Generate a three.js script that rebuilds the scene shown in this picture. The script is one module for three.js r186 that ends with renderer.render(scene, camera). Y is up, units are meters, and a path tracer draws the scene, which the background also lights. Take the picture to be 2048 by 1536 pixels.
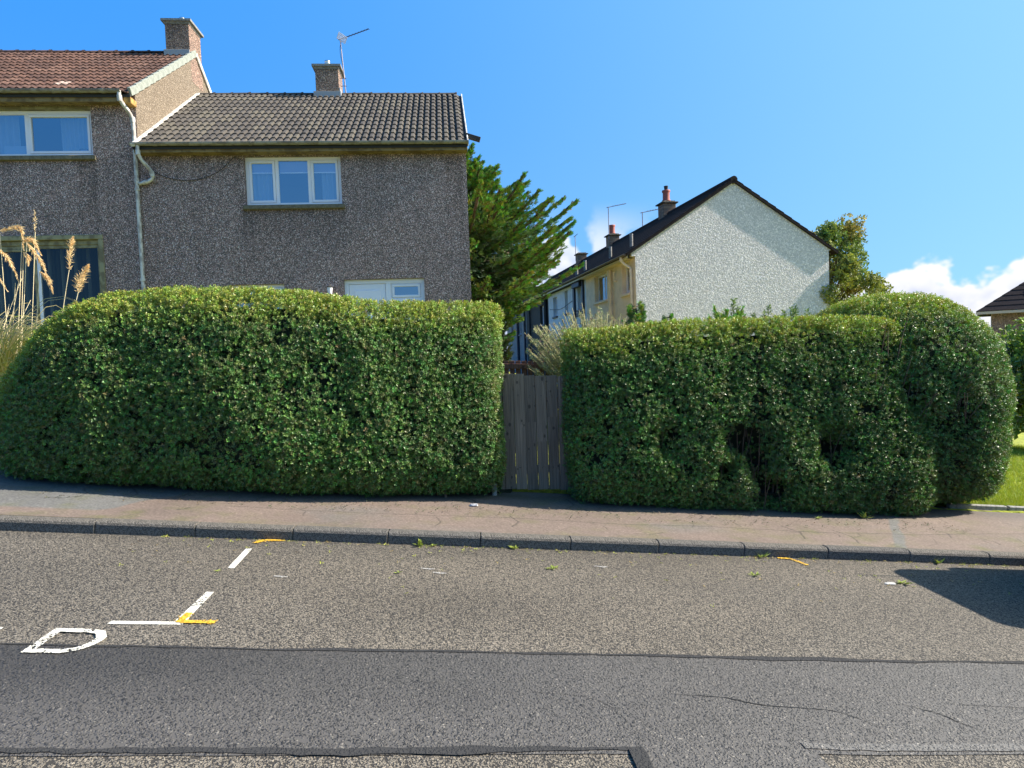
import * as THREE from 'three';
import { mergeGeometries } from 'three/addons/utils/BufferGeometryUtils.js';

// ---------------------------------------------------------------- camera, sky, sun, exposure
const W = 1024, H = 768;
const scene = new THREE.Scene();
const camera = new THREE.PerspectiveCamera(61.14, W / H, 0.05, 3000);
camera.rotation.order = 'YXZ';
camera.position.set(0, 1.884, 6.43);
camera.rotation.set(-0.0438, -0.0881, -0.0358);
camera.updateMatrixWorld();

const renderer = new THREE.WebGLRenderer({ antialias: true });
renderer.setSize(W, H);
renderer.toneMapping = THREE.LinearToneMapping;
renderer.toneMappingExposure = 2.25;
renderer.shadowMap.enabled = true;

const SUN_EL = 36 * Math.PI / 180, SUN_BACK = -0.15 * Math.PI / 180;
const sunDir = new THREE.Vector3(Math.cos(SUN_EL) * Math.cos(SUN_BACK), Math.sin(SUN_EL), -Math.cos(SUN_EL) * Math.sin(SUN_BACK));
const sun = new THREE.DirectionalLight(new THREE.Color().setRGB(1, 0.92, 0.79), 4.9);
sun.position.copy(sunDir).multiplyScalar(60);
sun.castShadow = true;
Object.assign(sun.shadow.camera, { left: -30, right: 30, top: 30, bottom: -30, near: 1, far: 140 });
sun.shadow.mapSize.set(4096, 4096);
scene.add(sun); scene.add(sun.target);

// ---- seeded noise
function rng(seed) { let a = seed >>> 0; return () => { a = (a + 0x6D2B79F5) | 0; let t = Math.imul(a ^ (a >>> 15), 1 | a); t = (t + Math.imul(t ^ (t >>> 7), 61 | t)) ^ t; return ((t ^ (t >>> 14)) >>> 0) / 4294967296; }; }
const hash3 = (x, y, z) => { let h = Math.imul(x, 374761393) ^ Math.imul(y, 668265263) ^ Math.imul(z, 2147483647 ^ 0x5bd1e995); h = Math.imul(h ^ (h >>> 13), 1274126177); return ((h ^ (h >>> 16)) >>> 0) / 4294967296; };
const fade = t => t * t * (3 - 2 * t);
const lerp = (a, b, t) => a + (b - a) * t;
const clamp = (x, a = 0, b = 1) => Math.min(b, Math.max(a, x));
const sstep = (a, b, x) => fade(clamp((x - a) / (b - a)));
function noise3(x, y, z) {
  const X = Math.floor(x), Y = Math.floor(y), Z = Math.floor(z), u = fade(x - X), v = fade(y - Y), w = fade(z - Z);
  const c = (i, j, k) => hash3(X + i, Y + j, Z + k);
  return lerp(lerp(lerp(c(0, 0, 0), c(1, 0, 0), u), lerp(c(0, 1, 0), c(1, 1, 0), u), v), lerp(lerp(c(0, 0, 1), c(1, 0, 1), u), lerp(c(0, 1, 1), c(1, 1, 1), u), v), w);
}
const fbm3 = (x, y, z, o = 4) => { let s = 0, a = 0.5, n = 0; for (let i = 0; i < o; i++) { s += a * noise3(x, y, z); n += a; a *= 0.5; x = x * 2.03 + 7.1; y = y * 2.03 + 3.7; z = z * 2.03 + 11.3; } return s / n; };
const fbm2 = (x, y, o = 4) => fbm3(x, y, 4.5, o);
const tri = (pts, x) => { if (x <= pts[0][0]) return pts[0][1]; for (let i = 1; i < pts.length; i++) if (x <= pts[i][0]) { const t = (x - pts[i - 1][0]) / (pts[i][0] - pts[i - 1][0]); return lerp(pts[i - 1][1], pts[i][1], t); } return pts[pts.length - 1][1]; };

// ---- the sky: clear deep blue, paler low down and towards the sun, cumulus low on the horizon
{
  const w = 4096, h = 2048, data = new Float32Array(w * h * 4);
  const D = Math.PI / 180;
  for (let j = 0; j < h; j++) {
    const el = ((j + 0.5) / h - 0.5) * 180, ce = Math.cos(el * D), se = Math.sin(el * D);
    for (let i = 0; i < w; i++) {
      const lon = ((i + 0.5) / w - 0.5) * 2 * Math.PI, x = ce * Math.cos(lon), z = ce * Math.sin(lon), y = se;
      const e = Math.max(el, 0);
      const cs = x * sunDir.x + y * sunDir.y + z * sunDir.z;
      const low = Math.exp(-e / 14), glow = Math.pow(clamp((cs + 0.35) / 1.35), 2.2);
      const k = clamp(low * 0.46 + glow * 0.72);
      let r = lerp(0.008, 0.31, k), g = lerp(0.168, 0.56, k), b = lerp(0.57, 0.67, k);
      const deep = lerp(1, 0.62, sstep(26, 75, el)); r *= deep; g *= deep; b *= deep;
      const halo = Math.pow(clamp(cs), 24); r += halo * 2.2; g += halo * 2.1; b += halo * 1.9;
      if (el < 15 && el > -2) {
        let az = Math.atan2(x, -z) / D;                         // 0 straight ahead of the street, + to the right
        const n1 = fbm3(x * 3.1 + 20, 0.3, z * 3.1 + 5, 3);
        let top = -3 + 13 * n1 * n1 * 1.5;                      // usual height of the cloud tops
        const bump = (c, s, a) => a * Math.exp(-((az - c) / s) * ((az - c) / s));
        const here = clamp(1 - Math.abs(az - 20) / 34); const m = sstep(0, 0.4, here);
        const own = 2.0 + 1.3 * sstep(26, 31, az) + bump(33, 2.8, 1.7) + bump(37.4, 2.8, 2.1) + bump(43.4, 2.6, 1.8) + bump(47.5, 2.6, 4.2) + bump(10, 4.0, 8.0) + bump(2, 5, 4);
        top = lerp(top, own, m);
        const f = fbm3(x * 26, y * 30, z * 26, 5), f2 = fbm3(x * 70 + 9, y * 80, z * 70, 4);
        const edge = top + (f - 0.5) * 3.6 + (f2 - 0.5) * 1.6 - el;
        let a = sstep(-0.15, 0.55, edge) * sstep(-2, 0.3, el + 1.2);
        const wisp = bump(12.6, 4.2, 1) * sstep(4, 0, Math.abs(el - 9.0)) * sstep(0.36, 0.62, f) * 0.85;
        const soft = bump(9, 4.5, 1); a *= 1 - 0.3 * soft * sstep(0.35, 0.6, 1 - f);
        const lit = clamp(1.12 - 0.6 * sstep(0.3, 1.9, edge) + (f2 - 0.5) * 1.3 + (f - 0.5) * 1.2);
        const cr = lerp(0.33, 0.6, lit), cg = lerp(0.37, 0.6, lit), cb = lerp(0.52, 0.62, lit);
        r = lerp(r, cr, a); g = lerp(g, cg, a); b = lerp(b, cb, a);
        r = lerp(r, 0.5, wisp); g = lerp(g, 0.54, wisp); b = lerp(b, 0.62, wisp);
      }
      const o = (j * w + i) * 4, lv = 0.8; data[o] = r * lv; data[o + 1] = g * lv; data[o + 2] = b * lv; data[o + 3] = 1;
    }
  }
  const t = new THREE.DataTexture(data, w, h, THREE.RGBAFormat, THREE.FloatType);
  t.mapping = THREE.EquirectangularReflectionMapping; t.magFilter = t.minFilter = THREE.LinearFilter; t.needsUpdate = true;
  scene.background = t; scene.environment = t; scene.backgroundIntensity = 1;
}

// ---------------------------------------------------------------- helpers
const taken = new Map();
function numbered(name) { const n = taken.get(name) || 0; taken.set(name, n + 1); return n ? name + '_' + String(n).padStart(3, '0') : name; }
function shade(o) { o.traverse(m => { if (m.isMesh) { m.castShadow = true; m.receiveShadow = true; } }); return o; }
function tag(o, label, category, group) { o.userData.label = label; o.userData.category = category; if (group) o.userData.group = group; return o; }
function structure(o, label) { o.userData.kind = 'structure'; if (label) o.userData.label = label; return o; }
function thing(name, label, category, [x, y, z] = [0, 0, 0], turn = 0, group) { const o = new THREE.Group(); o.name = numbered(name); o.position.set(x, y, z); o.rotation.y = turn; scene.add(o); return tag(o, label, category, group); }
function part(name, geo, mat, parent) { const m = new THREE.Mesh(Array.isArray(geo) ? join(geo) : geo, mat); m.name = name; m.castShadow = m.receiveShadow = true; parent.add(m); return m; }
function top(name, geo, mat) { const m = new THREE.Mesh(Array.isArray(geo) ? join(geo) : geo, mat); m.name = numbered(name); m.castShadow = m.receiveShadow = true; scene.add(m); return m; }

// every geometry: not indexed, position + normal + uv in metres (box mapping)
function std(g, keepUV) {
  g = g.index ? g.toNonIndexed() : g;
  if (!g.attributes.normal) g.computeVertexNormals();
  const p = g.attributes.position, n = p.count;
  if (!keepUV) {
    const uv = new Float32Array(n * 2);
    const a = new THREE.Vector3(), b = new THREE.Vector3(), c = new THREE.Vector3(), N = new THREE.Vector3();
    for (let i = 0; i < n; i += 3) {
      a.fromBufferAttribute(p, i); b.fromBufferAttribute(p, i + 1); c.fromBufferAttribute(p, i + 2);
      N.copy(b).sub(a).cross(c.clone().sub(a)); const X = Math.abs(N.x), Y = Math.abs(N.y), Z = Math.abs(N.z);
      [a, b, c].forEach((v, k) => { const o = (i + k) * 2; if (Z >= X && Z >= Y) { uv[o] = v.x; uv[o + 1] = v.y; } else if (X >= Y) { uv[o] = v.z; uv[o + 1] = v.y; } else { uv[o] = v.x; uv[o + 1] = v.z; } });
    }
    g.setAttribute('uv', new THREE.BufferAttribute(uv, 2));
  }
  for (const k of Object.keys(g.attributes)) if (!['position', 'normal', 'uv', 'color'].includes(k)) g.deleteAttribute(k);
  return g;
}
function join(list) { const l = list.flat().map(g => g.userData.std ? g : std(g)); if (l.length === 1) return l[0]; const g = mergeGeometries(l, false); g.userData.std = true; return g; }
function mark(g) { g.userData.std = true; return g; }
// chamfered box between two corners
function bx(x0, y0, z0, x1, y1, z1, c = 0.006) {
  if (x0 > x1) [x0, x1] = [x1, x0]; if (y0 > y1) [y0, y1] = [y1, y0]; if (z0 > z1) [z0, z1] = [z1, z0];
  c = Math.min(c, (x1 - x0) * 0.4, (y1 - y0) * 0.4, (z1 - z0) * 0.4);
  if (c <= 0) return mark(std(new THREE.BoxGeometry(x1 - x0, y1 - y0, z1 - z0).translate((x0 + x1) / 2, (y0 + y1) / 2, (z0 + z1) / 2)));
  const h = [(x1 - x0) / 2, (y1 - y0) / 2, (z1 - z0) / 2], C = [(x0 + x1) / 2, (y0 + y1) / 2, (z0 + z1) / 2], P = [];
  const v = (s, ax) => s.map((q, i) => q * (i === ax ? h[i] : h[i] - c) + C[i]);
  const face = (...q) => { for (let k = 1; k + 1 < q.length; k++) triOut(P, q[0], q[k], q[k + 1], C); };
  for (let ax = 0; ax < 3; ax++) { const b = (ax + 1) % 3, d = (ax + 2) % 3; for (const s of [-1, 1]) { const q = []; for (const [m, n] of [[-1, -1], [1, -1], [1, 1], [-1, 1]]) { const t = [0, 0, 0]; t[ax] = s; t[b] = m; t[d] = n; q.push(v(t, ax)); } face(...q); }
    for (const m of [-1, 1]) for (const n of [-1, 1]) { const A = [0, 0, 0], B = [0, 0, 0]; A[ax] = -1; A[b] = m; A[d] = n; B[ax] = 1; B[b] = m; B[d] = n; face(v(A, b), v(B, b), v(B, d), v(A, d)); } }
  for (const a of [-1, 1]) for (const b of [-1, 1]) for (const d of [-1, 1]) face(v([a, b, d], 0), v([a, b, d], 1), v([a, b, d], 2));
  const g = new THREE.BufferGeometry(); g.setAttribute('position', new THREE.BufferAttribute(new Float32Array(P), 3)); return mark(std(g));
}
function triOut(P, a, b, c, C) { const u = [b[0] - a[0], b[1] - a[1], b[2] - a[2]], w = [c[0] - a[0], c[1] - a[1], c[2] - a[2]]; const n = [u[1] * w[2] - u[2] * w[1], u[2] * w[0] - u[0] * w[2], u[0] * w[1] - u[1] * w[0]]; const d = n[0] * (a[0] - C[0]) + n[1] * (a[1] - C[1]) + n[2] * (a[2] - C[2]); d >= 0 ? P.push(...a, ...b, ...c) : P.push(...a, ...c, ...b); }
const V = (x, y, z) => new THREE.Vector3(x, y, z);
function tube(pts, r, seg = 24, rad = 8, tension) { const c = new THREE.CatmullRomCurve3(pts.map(p => V(...p)), false, 'centripetal'); return mark(std(new THREE.TubeGeometry(c, seg, r, rad, false))); }
function rod(a, b, r0, r1 = r0, rad = 8) { const A = V(...a), B = V(...b), d = B.clone().sub(A); const g = new THREE.CylinderGeometry(r1, r0, d.length(), rad, 1); g.applyQuaternion(new THREE.Quaternion().setFromUnitVectors(V(0, 1, 0), d.normalize())); g.translate((A.x + B.x) / 2, (A.y + B.y) / 2, (A.z + B.z) / 2); return mark(std(g)); }
function polyShape(p) { const s = new THREE.Shape(); p.forEach(([x, y], i) => i ? s.lineTo(x, y) : s.moveTo(x, y)); s.closePath(); return s; }
function holeRect(x0, y0, x1, y1) { const s = new THREE.Path(); s.moveTo(x0, y0); s.lineTo(x0, y1); s.lineTo(x1, y1); s.lineTo(x1, y0); s.closePath(); return s; }
function wallXY(outline, holes, z, depth) { const s = polyShape(outline); holes.forEach(h => s.holes.push(holeRect(...h))); const g = new THREE.ExtrudeGeometry(s, { depth, bevelEnabled: false }); g.translate(0, 0, z - depth); return mark(std(g)); }   // outer face at z
function wallZY(outline, holes, x, depth) { const g = wallXY(outline.map(([a, b]) => [a, b]), holes, 0, depth); g.rotateY(Math.PI / 2); g.translate(x, 0, 0); return mark(std(g)); }   // outline (−z, y); outer face at x, faces +x

// ---------------------------------------------------------------- textures
function tex(w, h, rgba, srgb, size, sizeV = size) { const t = new THREE.DataTexture(rgba, w, h, THREE.RGBAFormat); t.wrapS = t.wrapT = THREE.RepeatWrapping; t.magFilter = THREE.LinearFilter; t.minFilter = THREE.LinearMipmapLinearFilter; if (srgb) t.colorSpace = THREE.SRGBColorSpace; t.repeat.set(1 / size, 1 / sizeV); t.needsUpdate = true; return t; }
const toS = l => 255 * Math.pow(clamp(l), 1 / 2.2);
// stones of random outline spread over a tile: colour and height
function stones({ px, size, n, rMin, rMax, binder, palette, seed, sink = 0.35, dome = 0.5, tint }) {
  const R = rng(seed), col = new Uint8Array(px * px * 4), hgt = new Float32Array(px * px), top_ = new Float32Array(px * px).fill(-1), k = px / size;
  const B = [0, 0, 0];
  for (let i = 0; i < px * px; i++) { const q = 0.75 + 0.5 * R(); for (let c = 0; c < 3; c++) col[i * 4 + c] = toS(binder[c] * q); col[i * 4 + 3] = 255; hgt[i] = 0.06 * R(); }
  for (let s = 0; s < n; s++) {
    const cx = R() * px, cy = R() * px, r = lerp(rMin, rMax, R() * R()) * k, lvl = sink + (1 - sink) * R(), el = 0.7 + 0.6 * R(), th = R() * 6.283, ct = Math.cos(th), st = Math.sin(th);
    const pc = palette[Math.floor(R() * palette.length)], v = 0.7 + 0.6 * R(), tx = (R() - 0.5) * 0.6, ty = (R() - 0.5) * 0.6, k1 = R() * 6.28, k2 = R() * 6.28;
    const rr = Math.ceil(r * 1.45);
    for (let y = -rr; y <= rr; y++) for (let x = -rr; x <= rr; x++) {
      const X = (x * ct + y * st) * el, Y = (-x * st + y * ct) / el, a = Math.atan2(Y, X), e = r * (1 + 0.16 * Math.sin(3 * a + k1) + 0.1 * Math.sin(5 * a + k2)), d = Math.hypot(X, Y) / e;
      if (d >= 1) continue;
      const z = lvl * (1 - dome + dome * Math.sqrt(1 - d * d)) + (X * tx + Y * ty) / r * 0.2 * lvl;
      const i = (((Math.floor(cy + y) % px) + px) % px) * px + (((Math.floor(cx + x) % px) + px) % px);
      if (z > top_[i]) { top_[i] = z; hgt[i] = z; for (let c = 0; c < 3; c++) col[i * 4 + c] = toS(pc[c] * v); }
    }
  }
  if (tint) for (let y = 0; y < px; y += 4) for (let x = 0; x < px; x += 4) { const t = tint((x + 2) / k, (y + 2) / k); for (let j = 0; j < 4; j++) for (let i = 0; i < 4; i++) { const o = ((y + j) * px + x + i) * 4; for (let c = 0; c < 3; c++) col[o + c] = Math.min(255, col[o + c] * Math.pow(Math.max(t[c], 0), 1 / 2.2)); } }
  const b = new Uint8Array(px * px * 4); for (let i = 0; i < px * px; i++) { const q = clamp(hgt[i]) * 255; b[i * 4] = b[i * 4 + 1] = b[i * 4 + 2] = q; b[i * 4 + 3] = 255; }
  return { map: tex(px, px, col, true, size), bumpMap: tex(px, px, b, false, size) };
}
function periodic(px, f, oct, seed) { // tileable value fbm
  const out = new Float32Array(px * px); let amp = 0.5, tot = 0;
  for (let o = 0; o < oct; o++, f *= 2, amp *= 0.5) { tot += amp; for (let y = 0; y < px; y++) for (let x = 0; x < px; x++) { const X = x / px * f, Y = y / px * f, i = Math.floor(X), j = Math.floor(Y), u = fade(X - i), v = fade(Y - j), c = (a, b) => hash3((i + a) % f, (j + b) % f, seed + o); out[y * px + x] += amp * lerp(lerp(c(0, 0), c(1, 0), u), lerp(c(0, 1), c(1, 1), u), v); } }
  for (let i = 0; i < out.length; i++) out[i] /= tot; return out;
}
function grain(px, size, f, oct, seed, lo, hi, contrast = 1) { // mottled colour between two linear colours + bump
  const n = periodic(px, f, oct, seed), R = rng(seed + 99), c = new Uint8Array(px * px * 4), b = new Uint8Array(px * px * 4);
  for (let i = 0; i < px * px; i++) { const t = clamp((n[i] - 0.5) * 2.2 * contrast + 0.5), q = 0.88 + 0.24 * R(); for (let k = 0; k < 3; k++) c[i * 4 + k] = toS(lerp(lo[k], hi[k], t) * q); c[i * 4 + 3] = b[i * 4 + 3] = 255; b[i * 4] = b[i * 4 + 1] = b[i * 4 + 2] = 255 * t; }
  return { map: tex(px, px, c, true, size), bumpMap: tex(px, px, b, false, size) };
}
const std_ = (o) => new THREE.MeshStandardMaterial({ roughness: 0.85, ...o });
const rgb = (r, g, b) => new THREE.Color().setRGB(r, g, b);

const chips = stones({ px: 2048, size: 2.2, n: 56000, rMin: 0.004, rMax: 0.0085, binder: [0.03, 0.025, 0.02], palette: [[0.17, 0.144, 0.113], [0.15, 0.126, 0.099], [0.195, 0.165, 0.129], [0.137, 0.118, 0.098], [0.229, 0.195, 0.153]], seed: 11, sink: 0.45 });  // bitumen binder, kept extra dark to stand in for shadows between the chippings
const fineTar = stones({ px: 2048, size: 2.4, n: 40000, rMin: 0.0034, rMax: 0.0092, binder: [0.1368, 0.1267, 0.1152], palette: [[0.144, 0.1332, 0.121], [0.1332, 0.1224, 0.1116], [0.1548, 0.1426, 0.1296], [0.144, 0.1339, 0.1238], [0.1224, 0.1138, 0.1044], [0.0324, 0.0302, 0.0288], [0.0432, 0.0403, 0.0382], [0.144, 0.1325, 0.121], [0.0985, 0.0912, 0.0829], [0.0985, 0.0912, 0.0829], [0.036, 0.0338, 0.0324], [0.2376, 0.2196, 0.1944]], seed: 23, sink: 0.5, dome: 0.35 });
const dash = stones({ px: 2048, size: 7.6, n: 430000, rMin: 0.0042, rMax: 0.01, binder: [0.1, 0.082, 0.075], palette: [[0.383, 0.241, 0.216], [0.525, 0.342, 0.313], [0.242, 0.151, 0.142], [0.864, 0.605, 0.579], [0.312, 0.19, 0.174], [0.44, 0.263, 0.229], [0.142, 0.094, 0.092], [0.864, 0.706, 0.674]], seed: 5, sink: 0.4, tint: (u, v) => { // u, v in metres: damp streaks below sills and eaves, weathered patches
  const x = u - 7.6, n = 0.86 + 0.34 * (fbm2(u * 0.7, v * 0.7, 4)), st = fbm2(u * 7, v * 0.35, 4); let d = 1; const under = (a, b, y, len) => { if (x > a && x < b && v < y) d *= 1 - 0.42 * Math.exp(-(y - v) / len) * (0.35 + 1.2 * st); };
  under(-4.35, -2.2, 5.19, 0.55); under(-7.6, -7.25, 6.26, 0.6); d *= 1 - 0.3 * sstep(5.9, 6.45, v) * sstep(0.35, 0.6, st) * (x > -6.4 ? 1 : 0); d *= 1 - 0.12 * sstep(0.5, 0.7, st); const w = fbm2(u * 0.4 + 8, v * 0.5, 3); return [n * d * (0.96 + 0.1 * w), n * d, n * d * (1.04 - 0.1 * w)]; } });
const dashWarm = stones({ px: 1024, size: 2.6, n: 42000, rMin: 0.0045, rMax: 0.011, binder: [0.2, 0.16, 0.11], palette: [[0.42, 0.34, 0.25], [0.5, 0.42, 0.32], [0.33, 0.26, 0.19], [0.6, 0.52, 0.42], [0.4, 0.33, 0.26], [0.26, 0.2, 0.15]], seed: 6, sink: 0.4 });
const harl = stones({ px: 1024, size: 3.4, n: 10500, rMin: 0.012, rMax: 0.034, binder: [0.6, 0.545, 0.525], palette: [[0.74, 0.67, 0.645], [0.78, 0.71, 0.68], [0.7, 0.635, 0.61]], seed: 7, sink: 0.3, dome: 0.9 });
const conc = grain(512, 0.6, 24, 4, 31, [0.17, 0.165, 0.155], [0.3, 0.29, 0.27]);
const kerbTex = grain(512, 0.25, 48, 3, 33, [0.05, 0.045, 0.04], [0.19, 0.172, 0.15], 1.5);
const tileTex = grain(512, 0.9, 16, 5, 35, [0.72, 0.72, 0.72], [1, 1, 1], 1.2);
const lichen = grain(512, 1.3, 14, 5, 37, [0.55, 0.5, 0.48], [1.0, 0.98, 0.95], 1.7);
const lawnTex = grain(1024, 6, 60, 5, 39, [0.16, 0.2, 0.014], [0.3, 0.34, 0.025], 1.3);
const brickTex = grain(256, 0.5, 10, 4, 41, [0.14, 0.08, 0.05], [0.28, 0.17, 0.11], 1.4);
const plasterTex = grain(512, 2.5, 12, 5, 43, [0.82, 0.82, 0.82], [1, 1, 1], 0.9);
const woodTex = (() => { const w = 256, h = 1024, c = new Uint8Array(w * h * 4), b = new Uint8Array(w * h * 4), R = rng(77); const kn = []; for (let i = 0; i < 16; i++) kn.push([R() * 0.58, R() * 1.6, 0.007 + 0.01 * R()]);
  for (let y = 0; y < h; y++) for (let x = 0; x < w; x++) { const X = x / w * 0.58, Y = y / h * 1.6; let dx = X, dark = 0; for (const [a, e, r] of kn) { const d2 = ((X - a) / r) ** 2 + ((Y - e) / (r * 1.5)) ** 2; dark = Math.max(dark, sstep(2.0, 0.4, d2)); dx += 0.016 * Math.exp(-d2 / 9) * Math.sign(X - a); } const f = fbm2(dx * 170, Y * 2.6, 4), st = fbm2(X * 9 + 4, Y * 1.3, 3); const v = clamp(0.25 + 1.0 * (f - 0.25)) * (0.65 + 0.7 * st), i = (y * w + x) * 4; const l = 0.27 * v * (1 - 0.72 * dark) + 0.02; c[i] = toS(l * 1.02); c[i + 1] = toS(l * 0.99); c[i + 2] = toS(l * 0.96); c[i + 3] = b[i + 3] = 255; b[i] = b[i + 1] = b[i + 2] = 255 * clamp(f); }
  return { map: tex(w, h, c, true, 0.58, 1.6), bumpMap: tex(w, h, b, false, 0.58, 1.6) }; })();

const wear = (() => { const src = chips.bumpMap.image.data, px = 2048, o = new Uint8Array(px * px * 4), n = periodic(512, 24, 4, 55); for (let y = 0; y < px; y++) for (let x = 0; x < px; x++) { const i = (y * px + x) * 4, v = src[i] / 255 * 0.55 + n[(y >> 2) * 512 + (x >> 2)] * 1.0; o[i] = o[i + 1] = o[i + 2] = 255 * clamp((v - 0.45) * 3.2 + 0.5); o[i + 3] = 255; } return tex(px, px, o, false, 2.2); })();

const M = {
  chips: std_({ ...chips, bumpScale: 0.009, roughness: 0.8, vertexColors: true }),
  tar: std_({ ...fineTar, bumpScale: 0.007, roughness: 0.55, vertexColors: true }),
  bitumen: new THREE.MeshPhysicalMaterial({ color: rgb(0.04, 0.039, 0.039), bumpMap: fineTar.bumpMap, bumpScale: 0.005, roughness: 0.9, specularIntensity: 0.4 }),
  crack: std_({ color: rgb(0.012, 0.012, 0.012), roughness: 1 }),
  paint: std_({ color: rgb(0.68, 0.65, 0.56), bumpMap: chips.bumpMap, bumpScale: 0.005, roughness: 0.75, alphaMap: wear, alphaTest: 0.5 }),
  paintOld: std_({ color: rgb(0.36, 0.34, 0.31), bumpMap: chips.bumpMap, bumpScale: 0.006, roughness: 0.9, alphaMap: wear, alphaTest: 0.62 }),
  yellow: std_({ color: rgb(0.72, 0.42, 0.03), bumpMap: chips.bumpMap, bumpScale: 0.005, roughness: 0.8, alphaMap: wear, alphaTest: 0.42 }),
  kerb: std_({ ...kerbTex, bumpScale: 0.004, roughness: 0.9 }),
  conc: std_({ ...conc, bumpScale: 0.003 }),
  sill: std_({ ...conc, color: rgb(0.62, 0.55, 0.4), bumpScale: 0.003 }),
  dash: std_({ ...dash, bumpScale: 0.009, roughness: 0.9 }),
  dashWarm: std_({ ...dashWarm, color: rgb(0.74, 0.7, 0.68), bumpScale: 0.012, roughness: 0.9 }),
  dashStack: std_({ ...dash, color: rgb(0.85, 0.8, 0.68), bumpScale: 0.009, roughness: 0.9 }),
  harl: std_({ ...harl, bumpScale: 0.011, roughness: 0.9 }),
  white: std_({ color: rgb(0.84, 0.8, 0.84), roughness: 0.35 }),
  pipe: std_({ color: rgb(0.62, 0.6, 0.57), map: lichen.map, roughness: 0.5 }),
  gutter: std_({ color: rgb(0.3, 0.28, 0.25), map: lichen.map, roughness: 0.6 }),
  fascia: std_({ color: rgb(0.26, 0.19, 0.09), map: lichen.map, roughness: 0.8 }),
  timber: std_({ color: rgb(0.3, 0.27, 0.16), map: lichen.map, roughness: 0.75 }),
  dark: std_({ color: rgb(0.03, 0.03, 0.032), roughness: 0.9 }),
  room: std_({ color: rgb(0.16, 0.16, 0.17), roughness: 0.95 }),
  lead: std_({ color: rgb(0.3, 0.31, 0.33), roughness: 0.6 }),
  mortar: std_({ color: rgb(0.62, 0.61, 0.58), map: lichen.map, roughness: 0.9 }),
  verge: std_({ color: rgb(0.3, 0.32, 0.28), map: tileTex.map, roughness: 0.8 }),
  metal: std_({ color: rgb(0.72, 0.72, 0.72), metalness: 1, roughness: 0.3 }),
  mast: std_({ color: rgb(0.25, 0.22, 0.26), metalness: 0.3, roughness: 0.5 }),
  glass: new THREE.MeshPhysicalMaterial({ color: rgb(0.86, 0.92, 1), transmission: 1, thickness: 0, roughness: 0.0, ior: 3.6 }),
  glassDark: new THREE.MeshPhysicalMaterial({ color: rgb(0.5, 0.52, 0.5), transmission: 1, thickness: 0, roughness: 0.0, ior: 1.5 }),
  curtain: new THREE.MeshPhysicalMaterial({ color: rgb(0.36, 0.42, 0.5), roughness: 1, transmission: 0.3, thickness: 0, side: THREE.DoubleSide }),
  blind: std_({ color: rgb(0.27, 0.26, 0.42), roughness: 0.9 }),
  wood: std_({ ...woodTex, bumpScale: 0.003, roughness: 0.85 }),
  woodDark: std_({ ...woodTex, color: rgb(0.6, 0.6, 0.6), bumpScale: 0.003, roughness: 0.85 }),
  redwood: std_({ map: woodTex.map, color: rgb(0.95, 0.42, 0.25), roughness: 0.8 }),
  cream: std_({ map: plasterTex.map, bumpMap: plasterTex.bumpMap, bumpScale: 0.004, color: rgb(0.98, 0.76, 0.54), roughness: 0.9 }),
  paleWall: std_({ map: plasterTex.map, color: rgb(0.72, 0.74, 0.76), roughness: 0.9 }),
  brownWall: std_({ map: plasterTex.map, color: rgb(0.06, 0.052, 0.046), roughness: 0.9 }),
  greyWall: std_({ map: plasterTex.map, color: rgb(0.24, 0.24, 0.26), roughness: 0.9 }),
  navy: std_({ color: rgb(0.018, 0.022, 0.045), roughness: 0.5 }),
  slate: new THREE.MeshPhysicalMaterial({ specularIntensity: 0.08, map: tileTex.map, color: rgb(0.04, 0.032, 0.032), roughness: 1 }),
  brick: std_({ ...brickTex, bumpScale: 0.004 }),
  capStone: std_({ ...conc, color: rgb(0.5, 0.46, 0.42) }),
  clay: std_({ color: rgb(0.34, 0.085, 0.06), roughness: 0.7 }),
  lawn: std_({ ...lawnTex, bumpScale: 0.02, roughness: 1, vertexColors: true }),
  soil: std_({ color: rgb(0.05, 0.035, 0.025), roughness: 1 }),
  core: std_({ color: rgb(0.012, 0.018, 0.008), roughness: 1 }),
  bark: std_({ map: lichen.map, color: rgb(0.12, 0.085, 0.06), roughness: 0.95 }),
};

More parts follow.
